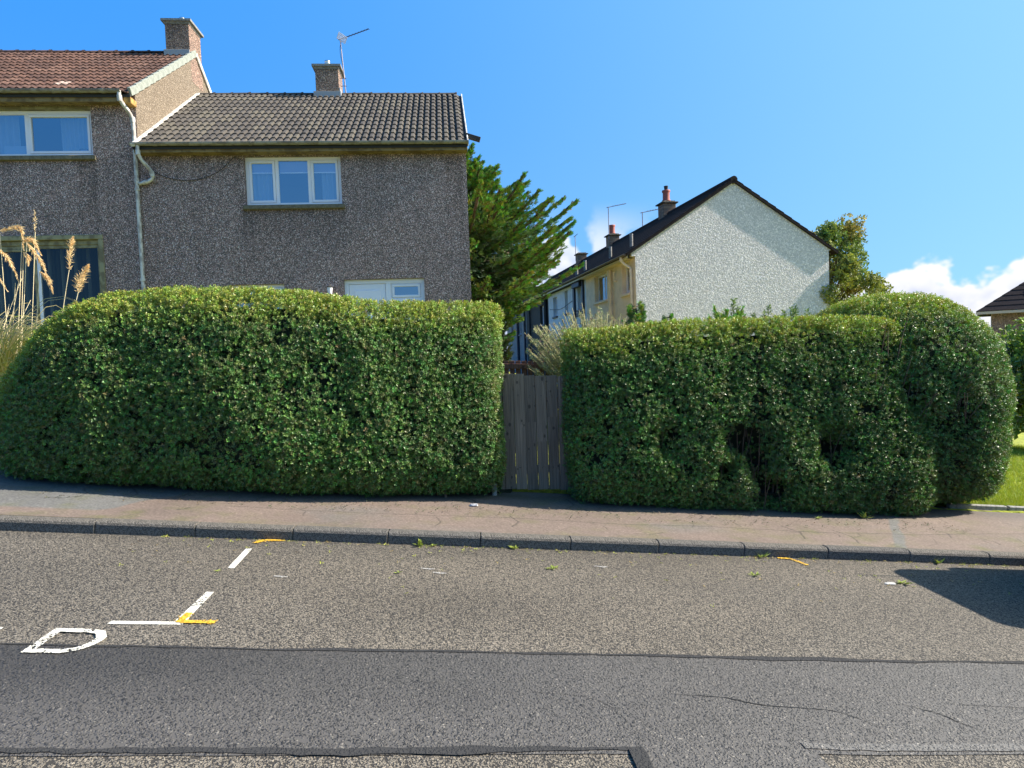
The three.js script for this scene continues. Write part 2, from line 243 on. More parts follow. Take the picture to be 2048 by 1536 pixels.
// ---------------------------------------------------------------- ground
const G = 0.0977;
const sx = x => x / Math.pow(1 + Math.pow(Math.abs(x) / 24, 6), 1 / 6);
const roadY = x => -G * sx(x);
const paveY = (x, z) => roadY(x) + 0.12 - 0.03 * z;
function groundY(x, z) {
  if (z > -1.98) return roadY(x) - 0.3;
  const p = paveY(x, -2) + 0.01;
  let plot = lerp(2.05, 1.48, sstep(-7.4, -5.6, x)); plot = lerp(plot, 0.3, sstep(1.0, 5.0, x)); plot = lerp(plot, roadY(clamp(x, 6, 30)) + 0.35, sstep(6.5, 9.5, x));
  const y = lerp(p, plot, sstep(-2.1, -7.2, z));
  const near = sstep(-30, -60, z);
  return lerp(y, 0.2, near) + (fbm2(x * 0.7, z * 0.7, 3) - 0.5) * 0.08;
}
function sheet(xs, zs, y, color, uvf) {
  const nx = xs.length, nz = zs.length, P = [], C = [], U = [], I = [];
  for (let j = 0; j < nz; j++) for (let i = 0; i < nx; i++) { const x = xs[i], z = zs[j]; P.push(x, y(x, z), z); const c = color ? color(x, z) : [1, 1, 1]; C.push(...c); U.push(...(uvf ? uvf(x, z) : [x, z])); }
  for (let j = 0; j + 1 < nz; j++) for (let i = 0; i + 1 < nx; i++) { const a = j * nx + i, b = a + 1, c = a + nx, d = c + 1; I.push(a, c, b, b, c, d); }
  const g = new THREE.BufferGeometry(); g.setAttribute('position', new THREE.Float32BufferAttribute(P, 3)); g.setAttribute('color', new THREE.Float32BufferAttribute(C, 3)); g.setAttribute('uv', new THREE.Float32BufferAttribute(U, 2)); g.setIndex(I); g.computeVertexNormals(); return g;
}
const range = (a, b, s) => { const o = []; const n = Math.round((b - a) / s); for (let i = 0; i <= n; i++) o.push(a + (b - a) * i / n); return o; };
{
  const far = [70, 110, 180, 320, 600, 1200];
  const xs = [...far.map(v => -v).reverse(), ...range(-45, 45, 0.75), ...far], zs = [...far.map(v => -v).reverse(), ...range(-50, -8, 0.75), ...range(-7.5, -2, 0.25), -1.97, 0, 3, 9.5, 14, 30, 60, 120, 300, 1200];
  structure(top('ground', sheet(xs, zs, (x, z) => z > 9.4 ? roadY(x) + (z > 9.6 ? 0.1 : 0) : groundY(x, z), (x, z) => { const n = 0.7 + 0.6 * fbm2(x * 0.35, z * 0.35, 3); return x < 5.5 ? [n * 0.75, n * 0.7, n * 0.7] : [n * 1.06, n, n]; }), M.lawn), 'green lawn and garden ground behind the hedges');
}
// ---- road: coarse chipped surface, a smoother strip relaid along it, bitumen seams
const shadeN = (x, z) => 0.92 + 0.5 * (fbm2(x * 0.55 + 3, z * 1.3, 4) - 0.5) - 0.08 * sstep(0.5, 0.7, fbm2(x * 0.25, z * 3 + 4, 3));
const road = structure(top('road', sheet(range(-30, 30, 0.3), range(0, 9.6, 0.16), (x) => roadY(x), (x, z) => { const n = shadeN(x, z) * (1 - 0.16 * sstep(0.35, 0, z)); const w = fbm2(x * 0.3, z * 0.6 + 9, 3) - 0.5; return [n * (1.0 + 0.08 * w), n, n * (1 - 0.12 * w) * 0.98]; }), M.chips), 'worn coarse grey road surface with chippings');
function strip(name, x0, x1, zA, zB, lift, mat, step, rag, seed, label, color) {  // a strip along the road between two ragged edges
  const xs = range(x0, x1, step), P = [], C = [], U = [], I = [], J = 5;
  xs.forEach((x, i) => { const wob = 0.05 * (fbm2(x * 0.9, 2.5, 3) - 0.5), a = zA(x) + wob + rag * (fbm2(x * 9, seed, 4) - 0.5) * 2, b = zB(x) + wob + rag * (fbm2(x * 9, seed + 7, 4) - 0.5) * 2; for (let j = 0; j < J; j++) { const z = lerp(a, b, j / (J - 1)); P.push(x, roadY(x) + lift, z); C.push(...(color ? color(x, z) : [1, 1, 1])); U.push(x, z); } if (i) for (let j = 0; j + 1 < J; j++) { const k = (i - 1) * J + j; I.push(k, k + 1, k + J, k + 1, k + J + 1, k + J); } });
  const g = new THREE.BufferGeometry(); g.setAttribute('position', new THREE.Float32BufferAttribute(P, 3)); g.setAttribute('color', new THREE.Float32BufferAttribute(C, 3)); g.setAttribute('uv', new THREE.Float32BufferAttribute(U, 2)); g.setIndex(I); g.computeVertexNormals();
  return structure(top(name, g, mat), label);
}
const tarC = (x, z) => { const m = fbm2(x * 0.8, z * 2, 3) - 0.5, n = (0.4 + 0.36 * Math.max(sstep(-2.6, 2.2, x + m), 0.85 * sstep(2.45, 3.25, z + 0.5 * m))) * (0.92 + 0.42 * (fbm2(x * 1.1, z * 2.6, 4) - 0.5)); return [n * 1.03, n, n * 0.98]; };  // sunward gloss painted in as lighter tone to the right, over mottled wear
const seamTop = x => 2.355 - 0.012 * sstep(-2, 2, x);
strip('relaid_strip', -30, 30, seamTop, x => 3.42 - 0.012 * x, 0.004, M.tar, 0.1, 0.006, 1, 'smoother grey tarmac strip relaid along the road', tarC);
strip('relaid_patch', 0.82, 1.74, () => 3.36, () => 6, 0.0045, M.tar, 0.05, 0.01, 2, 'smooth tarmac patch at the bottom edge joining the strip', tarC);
strip('bitumen_seam', -30, 30, x => seamTop(x) - 0.006 - 0.03 * sstep(0.3, 0.75, fbm2(x * 1.7, 6, 3)), x => seamTop(x) + 0.008 + 0.02 * sstep(0.4, 0.7, fbm2(x * 2.1, 16, 3)), 0.008, M.bitumen, 0.03, 0.014, 3, 'thin dark bitumen seam along the upper edge of the strip');
strip('bitumen_seam', -30, 0.86, x => 3.365 - 0.012 * x, x => 3.4 - 0.012 * x + 0.03 * sstep(0.4, 0.7, fbm2(x * 2.1, 26, 3)), 0.008, M.bitumen, 0.03, 0.022, 4, 'dark bitumen band along the lower left edge of the strip');
strip('bitumen_seam', 0.78, 0.86, x => 3.37 + 0.3 * Math.pow(Math.abs(x - 0.82) / 0.04, 4) * 0.05, () => 6, 0.012, M.bitumen, 0.02, 0.02, 5, 'short bitumen band beside the smooth patch at the bottom');
strip('bitumen_seam', 1.7, 30, () => 3.3, () => 3.36, 0.008, M.tar, 0.03, 0.02, 6, 'pale sealed band along the lower right edge of the strip', () => [1.0, 0.99, 0.98]);
function crackRibbon(name, pts, w, seed, label, y) {
  const c = new THREE.CatmullRomCurve3(pts.map(([x, z]) => V(x, 0, z))), n = 90, P = [], I = [];
  for (let i = 0; i <= n; i++) { const p = c.getPoint(i / n), t = c.getTangent(i / n), k = w * (0.15 + 1.5 * Math.max(0, fbm2(i * 0.33, seed, 3) - 0.22)) * Math.sin(Math.PI * clamp(i / n, 0.03, 0.97)), jx = 0.02 * (fbm2(i * 0.5, seed + 3, 3) - 0.5); for (const s of [-1, 1]) { const X = p.x - t.z * (s * k + jx), Z = p.z + t.x * (s * k + jx); P.push(X, y(X, Z), Z); } if (i) { const a = i * 2 - 2; I.push(a, a + 2, a + 1, a + 1, a + 2, a + 3); } }
  const g = new THREE.BufferGeometry(); g.setAttribute('position', new THREE.Float32BufferAttribute(P, 3)); g.setIndex(I); g.computeVertexNormals(); return structure(top(name, [g], M.crack), label);
}
const ry = l => (x) => roadY(x) + l;
crackRibbon('road_crack', [[1.1, 2.83], [1.3, 2.84], [1.5, 2.87], [1.64, 2.93], [1.9, 2.97], [2.06, 2.99], [2.2, 3.1], [2.28, 3.2]], 0.006, 1, 'crack wandering across the smooth strip', ry(0.007));
crackRibbon('road_crack', [[2.5, 2.9], [2.62, 2.96], [2.7, 3.02], [2.76, 3.12], [2.84, 3.2]], 0.006, 2, 'short curved crack near the right of the smooth strip', ry(0.007));
crackRibbon('road_crack', [[0.3, 2.83], [0.6, 2.86], [0.75, 2.93], [0.83, 3.08], [0.88, 3.24]], 0.003, 3, 'fine crack bending down towards the smooth patch', ry(0.007));
crackRibbon('road_crack', [[2.8, 2.9], [3.1, 2.92], [3.4, 2.94], [3.8, 2.95]], 0.003, 4, 'hairline crack at the right edge of the strip', ry(0.007));

// ---- pavement: reddish asphalt with cracks and grey repairs
const PV = { x0: -12, x1: 14, z1: -2.2, w: 2048, h: 200 };
const paveTex = (() => {
  const { w, h } = PV, c = new Uint8Array(w * h * 4), b = new Uint8Array(w * h * 4), R = rng(91), crk = new Float32Array(w * h);
  const px = x => (x - PV.x0) / (PV.x1 - PV.x0) * w, py = z => z / PV.z1 * h;
  const line = (pts, wd) => { for (let i = 0; i + 1 < pts.length; i++) { const n = 60; for (let k = 0; k <= n; k++) { const t = k / n; let X = px(lerp(pts[i][0], pts[i + 1][0], t)), Y = py(lerp(pts[i][1], pts[i + 1][1], t)); X += 5 * (fbm2(X * 0.07, Y * 0.07 + 5, 3) - 0.5); Y += 4 * (fbm2(X * 0.05 + 9, Y * 0.07, 3) - 0.5); for (let y = -2; y <= 2; y++) for (let x = -2; x <= 2; x++) { const xi = Math.round(X + x), yi = Math.round(Y + y); if (xi < 0 || yi < 0 || xi >= w || yi >= h) continue; crk[yi * w + xi] = Math.max(crk[yi * w + xi], clamp(wd - Math.hypot(xi - X, yi - Y))); } } } };
  line([[-2.5, -0.72], [-0.8, -0.66], [0.6, -0.7], [1.8, -0.62], [2.8, -0.66], [4.0, -0.6], [5.2, -0.64], [6.4, -0.84], [8, -1.0]], 1.15);
  line([[-4.2, -1.12], [-2.6, -0.98], [-1.2, -1.0]], 0.9);
  for (let i = 0; i < 46; i++) { const x = lerp(-5, 9, R()), z = -0.2 - 1.1 * R(), l = 0.12 + 0.4 * R(), a = (R() < 0.75 ? 1.35 : 0.2) + (R() - 0.5) * 0.8; line([[x, z], [x + l * 0.5 * Math.cos(a), z - l * 0.5 * Math.sin(a)], [x + l * Math.cos(a + 0.4), z - l * Math.sin(a + 0.4)]], 0.65 + 0.4 * R()); }
  for (let i = 0; i < 5; i++) { const x = 5.3 + i * 0.5; line([[x, -0.35], [x - 0.25, -1.4]], 0.6); }
  for (let y = 0; y < h; y++) for (let x = 0; x < w; x++) {
    const X = lerp(PV.x0, PV.x1, x / w), Z = PV.z1 * y / h, i = (y * w + x) * 4, n = fbm2(X * 1.3, Z * 2.1, 4), g = 0.72 + 0.56 * R(), spot = R() > 0.985 ? 1.7 : 1;
    let col = [0.158, 0.116, 0.093].map((q, k) => q * (0.75 + 0.5 * n));
    const e = 0.25 * (fbm2(X * 3, Z * 3, 3) - 0.5);
    const dgy = Math.abs(Z + 0.62 + (X - 4.8) * -0.05 - (5.05 - X) * 1.6 + e * 0.5);
    const patch = Math.max(sstep(0.05, -0.05, X + 3.55 + e + (Z + 0.5) * 0.6) * sstep(-0.35, -0.45, Z), sstep(0.14, 0.08, dgy + e * 0.3) * sstep(4.4, 4.6, X) * sstep(5.7, 5.5, X), sstep(0.5, 0.75, fbm2(X * 0.8 + 40, Z * 1.6, 3)) * 0.5);
    col = col.map((q, k) => lerp(q, [0.12, 0.116, 0.108][k] * (0.8 + 0.4 * n), patch));
    const moss = sstep(0.0, 0.7, fbm2(X * 4 + 8, Z * 5, 3) - 0.42 + 0.3 * sstep(-0.1, 0.25, -Math.abs(Z + 1.78) + 0.25) * sstep(1.7, 1.2, Math.abs(X - 1)) + 0.12 * sstep(-0.3, -0.13, Z) * sstep(0.5, 0.6, fbm2(X * 1.7, 3, 2)));
    col = col.map((q, k) => lerp(q, [0.1, 0.1, 0.03][k], clamp(moss * 0.9)));
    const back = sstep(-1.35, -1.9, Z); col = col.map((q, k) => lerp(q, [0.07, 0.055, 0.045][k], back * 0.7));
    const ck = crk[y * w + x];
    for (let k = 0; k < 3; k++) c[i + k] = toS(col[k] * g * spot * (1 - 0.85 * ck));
    c[i + 3] = b[i + 3] = 255; b[i] = b[i + 1] = b[i + 2] = 255 * clamp((0.35 + 0.4 * R() + 0.25 * n) * (1 - ck));
  }
  return { map: tex(w, h, c, true, 1), bumpMap: tex(w, h, b, false, 1) };
})();
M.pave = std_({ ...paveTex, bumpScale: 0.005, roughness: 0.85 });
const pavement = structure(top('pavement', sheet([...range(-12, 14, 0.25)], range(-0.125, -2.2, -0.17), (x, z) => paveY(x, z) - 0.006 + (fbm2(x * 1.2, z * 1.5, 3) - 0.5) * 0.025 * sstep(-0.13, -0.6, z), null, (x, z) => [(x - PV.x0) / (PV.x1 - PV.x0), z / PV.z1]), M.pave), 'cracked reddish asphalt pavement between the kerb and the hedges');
pavement.geometry = pavement.geometry.toNonIndexed(); { const n = pavement.geometry; n.computeVertexNormals(); }
{ // wound for +z order: zs run backwards, so flip to face up
  const a = pavement.geometry.attributes; for (const k of ['position', 'uv', 'color']) { const t = a[k], s = t.itemSize; for (let i = 0; i < t.count; i += 3) for (let q = 0; q < s; q++) { const u = t.array[(i + 1) * s + q]; t.array[(i + 1) * s + q] = t.array[(i + 2) * s + q]; t.array[(i + 2) * s + q] = u; } } pavement.geometry.computeVertexNormals();
}
// ---- kerb stones, each 915 mm
{
  const kerb = structure(new THREE.Group(), 'row of grey concrete kerb stones along the road'); kerb.name = numbered('kerb'); scene.add(kerb);
  const prof = polyShape([[0.125, -0.2], [0, -0.2], [-0.004, 0.085], [0.004, 0.105], [0.022, 0.118], [0.05, 0.121], [0.125, 0.118]]);
  const L = 0.909, g = new THREE.ExtrudeGeometry(prof, { depth: L - 0.012, bevelEnabled: true, bevelSize: 0.006, bevelThickness: 0.006, bevelSegments: 1, bevelOffset: -0.006 });
  g.translate(0, 0, 0.006); g.rotateY(Math.PI / 2); // profile x -> -z, depth -> +x
  const geo = [0, 1, 2].map(k => { const q = g.clone(); q.translate(0, 0, 0); return mark(std(q)); });
  const tints = [[1, 1, 1], [0.86, 0.87, 0.9], [1.1, 1.08, 1.04]].map(t => std_({ ...kerbTex, color: rgb(...t.map(v => v * 0.92)), bumpScale: 0.004, roughness: 0.9 }));
  const R = rng(3), ca = Math.cos(Math.atan(G));
  for (let n = -8; n < 22; n++) { const x = -3.451 + n * 0.915 * ca; const m = part('kerb_stone', geo[0], tints[Math.floor(R() * 3)], kerb); m.position.set(x, roadY(x), (R() - 0.5) * 0.008); m.rotation.z = -Math.atan((roadY(x) - roadY(x + 0.9)) / 0.9); m.position.y += (R() - 0.5) * 0.006; }
}
// ---- painted markings: thin sheets with ragged edges
function paintPoly(name, outlines, mat, seed, rag, label, lift = 0.004, parent) {
  const shapes = outlines.map(({ o, holes = [] }, q) => { const dense = (p, s) => { const out = []; for (let i = 0; i < p.length; i++) { const a = p[i], b = p[(i + 1) % p.length], L = Math.hypot(b[0] - a[0], b[1] - a[1]), n = Math.max(1, Math.round(L / 0.008)); for (let k = 0; k < n; k++) { const x = lerp(a[0], b[0], k / n), z = lerp(a[1], b[1], k / n); out.push([x + rag * 2 * (fbm2(x * 60 + s, z * 60, 2) - 0.5), z + rag * 2 * (fbm2(x * 60, z * 60 + s + 5, 2) - 0.5)]); } } return out; };
    const s = polyShape(dense(o, seed + q)); holes.forEach((h, i) => { const pth = new THREE.Path(); dense(h, seed + 20 + i).forEach(([x, y], k) => k ? pth.lineTo(x, y) : pth.moveTo(x, y)); pth.closePath(); s.holes.push(pth); }); return s; });
  const g = new THREE.ShapeGeometry(shapes).toNonIndexed(), p = g.attributes.position; for (let i = 0; i < p.count; i++) { const x = p.getX(i), z = p.getY(i); p.setXYZ(i, x, roadY(x) + lift, z); }
  g.deleteAttribute('normal'); const t = p.array; for (let i = 0; i < t.length; i += 9) { const n = (t[i + 3] - t[i]) * (t[i + 8] - t[i + 2]) - (t[i + 5] - t[i + 2]) * (t[i + 6] - t[i]); if (n > 0) for (let k = 0; k < 3; k++) { const u = t[i + 3 + k]; t[i + 3 + k] = t[i + 6 + k]; t[i + 6 + k] = u; } }
  g.computeVertexNormals(); const m = top(name, [g], mat); m.userData.kind = 'structure'; m.userData.label = label; return m;
}
const quad = (x0, z0, x1, z1, w) => { const l = Math.hypot(x1 - x0, z1 - z0), nx = -(z1 - z0) / l * w / 2, nz = (x1 - x0) / l * w / 2; return [[x0 + nx, z0 + nz], [x1 + nx, z1 + nz], [x1 - nx, z1 - nz], [x0 - nx, z0 - nz]]; };
paintPoly('bay_marking', [{ o: quad(-1.945, 0.31, -1.925, 0.87, 0.055) }], M.paint, 1, 0.004, 'short white painted dash near the kerb');
paintPoly('bay_marking', [{ o: [[-1.92, 1.42], [-1.865, 1.42], [-1.855, 2.02], [-2.32, 2.035], [-2.315, 1.985], [-1.925, 1.975]] }], M.paint, 2, 0.004, 'white painted corner of the parking bay');
{ const arc = (x0, z0, x1, z1) => { const w = x1 - x0, d = z1 - z0; return [[x0, z0], [x0 + 0.62 * w, z0], [x0 + 0.86 * w, z0 + 0.07 * d], [x1, z0 + 0.32 * d], [x1 - 0.01 * w, z0 + 0.58 * d], [x0 + 0.84 * w, z0 + 0.86 * d], [x0 + 0.6 * w, z1], [x0, z1]]; };
  paintPoly('painted_letter', [{ o: arc(-2.575, 2.135, -2.215, 2.475), holes: [arc(-2.52, 2.185, -2.268, 2.425)] }], M.paint, 3, 0.006, 'white letter D painted on the road', 0.012);
  paintPoly('painted_letter', [{ o: [[-3.18, 2.135], [-2.88, 2.135], [-2.88, 2.18], [-3.13, 2.18], [-3.13, 2.28], [-2.95, 2.28], [-2.95, 2.325], [-3.13, 2.325], [-3.13, 2.43], [-2.88, 2.43], [-2.88, 2.475], [-3.18, 2.475]] }], M.paint, 4, 0.006, 'white letter E painted on the road at the left edge', 0.012); }
function spray(name, paths, seed, label, w = 0.045) { const R = rng(seed), o = []; for (const pts of paths) { for (let i = 0; i + 1 < pts.length; i++) { o.push({ o: quad(...pts[i], ...pts[i + 1], w) }); for (let k = 0; k < 46; k++) { const t = R(), x = lerp(pts[i][0], pts[i + 1][0], t) + (R() + R() - 1) * w * 1.1, z = lerp(pts[i][1], pts[i + 1][1], t) + (R() + R() - 1) * w * 1.1, r = 0.003 + 0.006 * R(); o.push({ o: [[x - r, z], [x, z - r], [x + r, z], [x, z + r]] }); } } } return paintPoly(name, o, M.yellow, seed, 0.005, label, 0.009); }
spray('survey_mark', [[[-1.88, 1.98], [-1.66, 1.975]], [[-1.885, 1.99], [-1.885, 1.83]]], 5, 'yellow sprayed survey mark at the white bay corner');
spray('survey_mark', [[[-1.94, 0.13], [-1.885, 0.03], [-1.7, 0.025]]], 6, 'yellow sprayed survey mark at the kerb above the white dash');
spray('survey_mark', [[[3.27, 0.03], [3.4, 0.05], [3.47, 0.25]]], 7, 'yellow sprayed survey mark at the kerb on the right', 0.035);

// ---------------------------------------------------------------- houses
function win(house, mat, [x0, y0, x1, y1], zWall, { mull = [], sash = [], sill = 'conc', depth = 0.09, bar = 0.06, mullMat = mat, glass = M.glass, reveal = 0.1, sillMat = M.sill, name = 'window' }) {
  const z = zWall - reveal, d = 0.06, fr = [bx(x0, y0, z - d, x1, y0 + bar, z, 0.004), bx(x0, y1 - bar, z - d, x1, y1, z, 0.004), bx(x0, y0 + bar, z - d, x0 + bar, y1 - bar, z, 0.004), bx(x1 - bar, y0 + bar, z - d, x1, y1 - bar, z, 0.004)];
  const w = part(name, fr, mat, house); const E = [x0, ...mull, x1];
  mull.forEach(m => part('mullion', bx(m - bar / 2, y0 + bar, z - d + 0.002, m + bar / 2, y1 - bar, z - 0.002, 0.004), mullMat, w));
  for (let i = 0; i + 1 < E.length; i++) {
    const a = E[i] + (i ? bar / 2 : bar), b = E[i + 1] - (i + 2 < E.length ? bar / 2 : bar), s = sash.includes(i) ? 0.055 : 0.0, zz = z - 0.022;
    if (s) part('casement', [bx(a + 0.004, y0 + bar + 0.004, z - 0.04, b - 0.004, y0 + bar + s, z + 0.012, 0.006), bx(a + 0.004, y1 - bar - s, z - 0.04, b - 0.004, y1 - bar - 0.004, z + 0.012, 0.006), bx(a + 0.004, y0 + bar + s, z - 0.04, a + s, y1 - bar - s, z + 0.012, 0.006), bx(b - s, y0 + bar + s, z - 0.04, b - 0.004, y1 - bar - s, z + 0.012, 0.006)], mat, w);
    part('pane', paneGeo(a + s, y0 + bar + s, b - s, y1 - bar - s, zz), glass, w);
  }
  if (sill) part('sill', bx(x0 - 0.05, y0 - 0.095, zWall - 0.12, x1 + 0.05, y0 - 0.003, zWall + 0.075, 0.012), sillMat, w);
  return w;
}
function paneGeo(x0, y0, x1, y1, z) { const g = new THREE.PlaneGeometry(x1 - x0, y1 - y0); g.translate((x0 + x1) / 2, (y0 + y1) / 2, z); return mark(std(g)); }
// one interlocking tile: profile across, a front lip, laid pointing down the slope (local +z), top at +y
function tileGeo(prof, unit, len, lip, seed) {
  const P = [], n = prof.length; const R = rng(seed);
  const q = (p0, p1, h0, h1, z0, z1) => { P.push(p0, h0, z0, p0, h0 + 0, z0); };
  const put = (a, b, c) => P.push(...a, ...b, ...c);
  for (let i = 0; i + 1 < n; i++) { const [xa, ya] = prof[i], [xb, yb] = prof[i + 1]; const A0 = [xa, ya, 0], B0 = [xb, yb, 0], A1 = [xa, ya, len], B1 = [xb, yb, len], A2 = [xa, ya - lip, len - 0.004], B2 = [xb, yb - lip, len - 0.004]; put(A0, A1, B0); put(B0, A1, B1); put(A1, A2, B1); put(B1, A2, B2); }
  const [xl, yl] = prof[0], [xr, yr] = prof[n - 1]; put([xr, yr, 0], [xr, yr, len], [xr, yr - lip, 0]); put([xr, yr - lip, 0], [xr, yr, len], [xr, yr - lip, len]); put([xl, yl, len], [xl, yl, 0], [xl, yl - lip, 0]); put([xl, yl, len], [xl, yl - lip, 0], [xl, yl - lip, len]);
  const g = new THREE.BufferGeometry(); g.setAttribute('position', new THREE.Float32BufferAttribute(P, 3)); return mark(std(g));
}
const U = 0.146;
const boldRoll = [0, 1].flatMap(k => [[0.0, 0.0], [0.008, 0.038], [0.02, 0.046], [0.074, 0.046], [0.086, 0.04], [0.1, 0.016], [0.112, 0.006]].map(([x, y]) => [x + k * U, y])).concat([[2 * U - 0.022, 0.002], [2 * U - 0.001, 0]]);
const waveRoll = (() => { const o = []; for (let i = 0; i <= 12; i++) { const t = i / 6; o.push([t * U * 0.998, 0.018 + 0.018 * Math.sin((t - 0.08) * 2 * Math.PI) * (Math.sin((t - 0.08) * 2 * Math.PI) > 0 ? 1 : 0.8)]); } return o; })();
// tiled slope: eave line at (y0, z0), rising backwards with the given pitch; rows × columns of tiles under `roof`
function tiles(roof, prof, mats, x0, cols, y0, z0, pitch, rows, gauge, seed, special) {
  const R = rng(seed), geos = [0, 1].map(k => tileGeo(prof, 2 * U, gauge + 0.075, 0.026, k)), tilt = Math.asin(0.03 / (gauge + 0.075));
  for (let r = 0; r < rows; r++) for (let c = 0; c < cols; c++) {
    const m = part('roof_tile', geos[(r + c) % 2], special && special(r, c) || mats[Math.floor(R() * mats.length)], roof), s = r * gauge + gauge + 0.045;   // head of the tile, measured up the slope
    m.position.set(x0 + c * 2 * U + (R() - 0.5) * 0.004, y0 + s * Math.sin(pitch) + 0.012 * Math.cos(pitch) + (R() - 0.5) * 0.003, z0 - s * Math.cos(pitch) + 0.012 * Math.sin(pitch));
    m.rotation.set(pitch - tilt + (R() - 0.5) * 0.006, 0, (R() - 0.5) * 0.008);
  }
}
function roofDeck(x0, x1, y0, z0, pitch, len, t = 0.06) { // both slopes as one folded slab
  const c = Math.cos(pitch), s = Math.sin(pitch), zr = z0 - len * c, yr = y0 + len * s, zb = zr - len * c;
  const sh = polyShape([[-z0, y0], [-zr, yr], [-zb, y0], [-zb, y0 - t], [-zr, yr - t * 1.2], [-z0, y0 - t]]);
  const g = new THREE.ExtrudeGeometry(sh, { depth: x1 - x0, bevelEnabled: false }); g.rotateY(Math.PI / 2); g.translate(x0, 0, 0); return mark(std(g));
}
const PITCH = 33.6 * Math.PI / 180, FZ = -8, EZ = -7.74;
function chimney(parent, x0, x1, z0, z1, yb, yt, pots) {
  const c = part('chimney', bx(x0, yb, z0, x1, yt, z1, 0.01), M.dashStack, parent);
  const w = 0.07, o = 0.025; // flared cap
  const P = []; const ring = [[x0 - 0.005, yt, z0 - 0.005, x1 + 0.005, z1 + 0.005], [x0 - w * 0.5, yt + 0.05, z0 - w * 0.5, x1 + w * 0.5, z1 + w * 0.5], [x0 - w, yt + 0.055, z0 - w, x1 + w, z1 + w], [x0 - w, yt + 0.11, z0 - w, x1 + w, z1 + w], [x0 + 0.1, yt + 0.15, z0 + 0.1, x1 - 0.1, z1 - 0.1]];
  const cor = r => [[r[0], r[1], r[4]], [r[3], r[1], r[4]], [r[3], r[1], r[2]], [r[0], r[1], r[2]]];
  for (let i = 0; i + 1 < ring.length; i++) { const a = cor(ring[i]), b = cor(ring[i + 1]); for (let k = 0; k < 4; k++) { const n = (k + 1) % 4; P.push(...a[k], ...a[n], ...b[n], ...a[k], ...b[n], ...b[k]); } }
  const t = cor(ring[4]); P.push(...t[0], ...t[1], ...t[2], ...t[0], ...t[2], ...t[3]);
  const g = new THREE.BufferGeometry(); g.setAttribute('position', new THREE.Float32BufferAttribute(P, 3)); part('chimney_cap', [g], M.conc, c);
  const f = new THREE.LatheGeometry([[0.001, 0], [0.07, 0], [0.07, 0.03], [0.066, 0.03], [0.066, 0.06], [0.075, 0.06], [0.075, 0.08], [0.066, 0.08], [0.066, 0.11], [0.075, 0.11], [0.075, 0.13], [0.066, 0.13], [0.066, 0.15], [0.08, 0.16], [0.07, 0.19], [0.001, 0.2]].map(p => new THREE.Vector2(...p)), 16);
  pots.forEach(([x, z]) => { const q = f.clone(); q.translate(x, yt + 0.14, z); part('flue_terminal', [q], M.metal, c); });
  const zf = Math.max(z0, z1);
  part('lead_flashing', [bx(x0 - 0.03, yb, zf + 0.004, x1 + 0.03, yb + 0.0 + 0.001, zf + 0.012, 0)], M.lead, c);
  return c;
}
function gutter(parent, x0, x1, y, z, r = 0.06) { const s = new THREE.Shape(); s.absarc(0, 0, r, Math.PI, 2 * Math.PI, false); s.lineTo(r - 0.006, 0); s.absarc(0, 0, r - 0.006, 2 * Math.PI, Math.PI, true); s.closePath(); const g = new THREE.ExtrudeGeometry(s, { depth: x1 - x0, bevelEnabled: false, curveSegments: 10 }); g.rotateY(Math.PI / 2); g.translate(x0, y, z); const m = part('gutter', [mark(std(g))], M.gutter, parent); for (let x = x0 + 0.45; x < x1; x += 0.95) part('gutter_bracket', rotArc(x, y, z, r), M.gutter, m); return m; }
function rotArc(x, y, z, r) { const s = new THREE.Shape(); s.absarc(0, 0, r + 0.006, Math.PI, 2 * Math.PI, false); s.lineTo(r, 0); s.absarc(0, 0, r, 2 * Math.PI, Math.PI, true); s.closePath(); const g = new THREE.ExtrudeGeometry(s, { depth: 0.06, bevelEnabled: false, curveSegments: 8 }); g.rotateY(Math.PI / 2); g.translate(x, y, z); return mark(std(g)); }
function ridge(roof, x0, x1, y, z, mats, seed, L = 0.45, r = 0.11) { const R = rng(seed); const g = new THREE.CylinderGeometry(r, r * 1.04, L, 10, 1, true, -1.25, 2.5); g.rotateX(-Math.PI / 2); g.rotateZ(0); g.rotateY(Math.PI / 2); const q = [mark(std(g)), join([mark(std(g.clone())), mark(std(new THREE.CylinderGeometry(r * 1.16, r * 1.16, 0.04, 10, 1, true, -1.25, 2.5).rotateX(-Math.PI / 2).rotateY(Math.PI / 2).translate(L / 2 - 0.02, 0, 0)))])];
  for (let x = x0 + L / 2; x < x1 - 0.05; x += L) { const m = part('ridge_tile', q[1], mats[Math.floor(R() * mats.length)], roof); m.position.set(x, y + (R() - 0.5) * 0.006, z); m.rotation.z = (R() - 0.5) * 0.012; } }
const greyTiles = [[0.09, 0.077, 0.066], [0.079, 0.067, 0.058], [0.102, 0.087, 0.072], [0.084, 0.072, 0.063], [0.11, 0.095, 0.075], [0.07, 0.06, 0.053]].map(c => std_({ map: tileTex.map, bumpMap: tileTex.bumpMap, bumpScale: 0.003, color: rgb(...c), roughness: 0.95 }));
const brownTiles = [[0.115, 0.057, 0.041], [0.096, 0.047, 0.034], [0.132, 0.068, 0.049], [0.11, 0.059, 0.045], [0.147, 0.08, 0.06], [0.082, 0.041, 0.031]].map(c => std_({ map: lichen.map, bumpMap: lichen.bumpMap, bumpScale: 0.004, color: rgb(...c), roughness: 0.95 }));

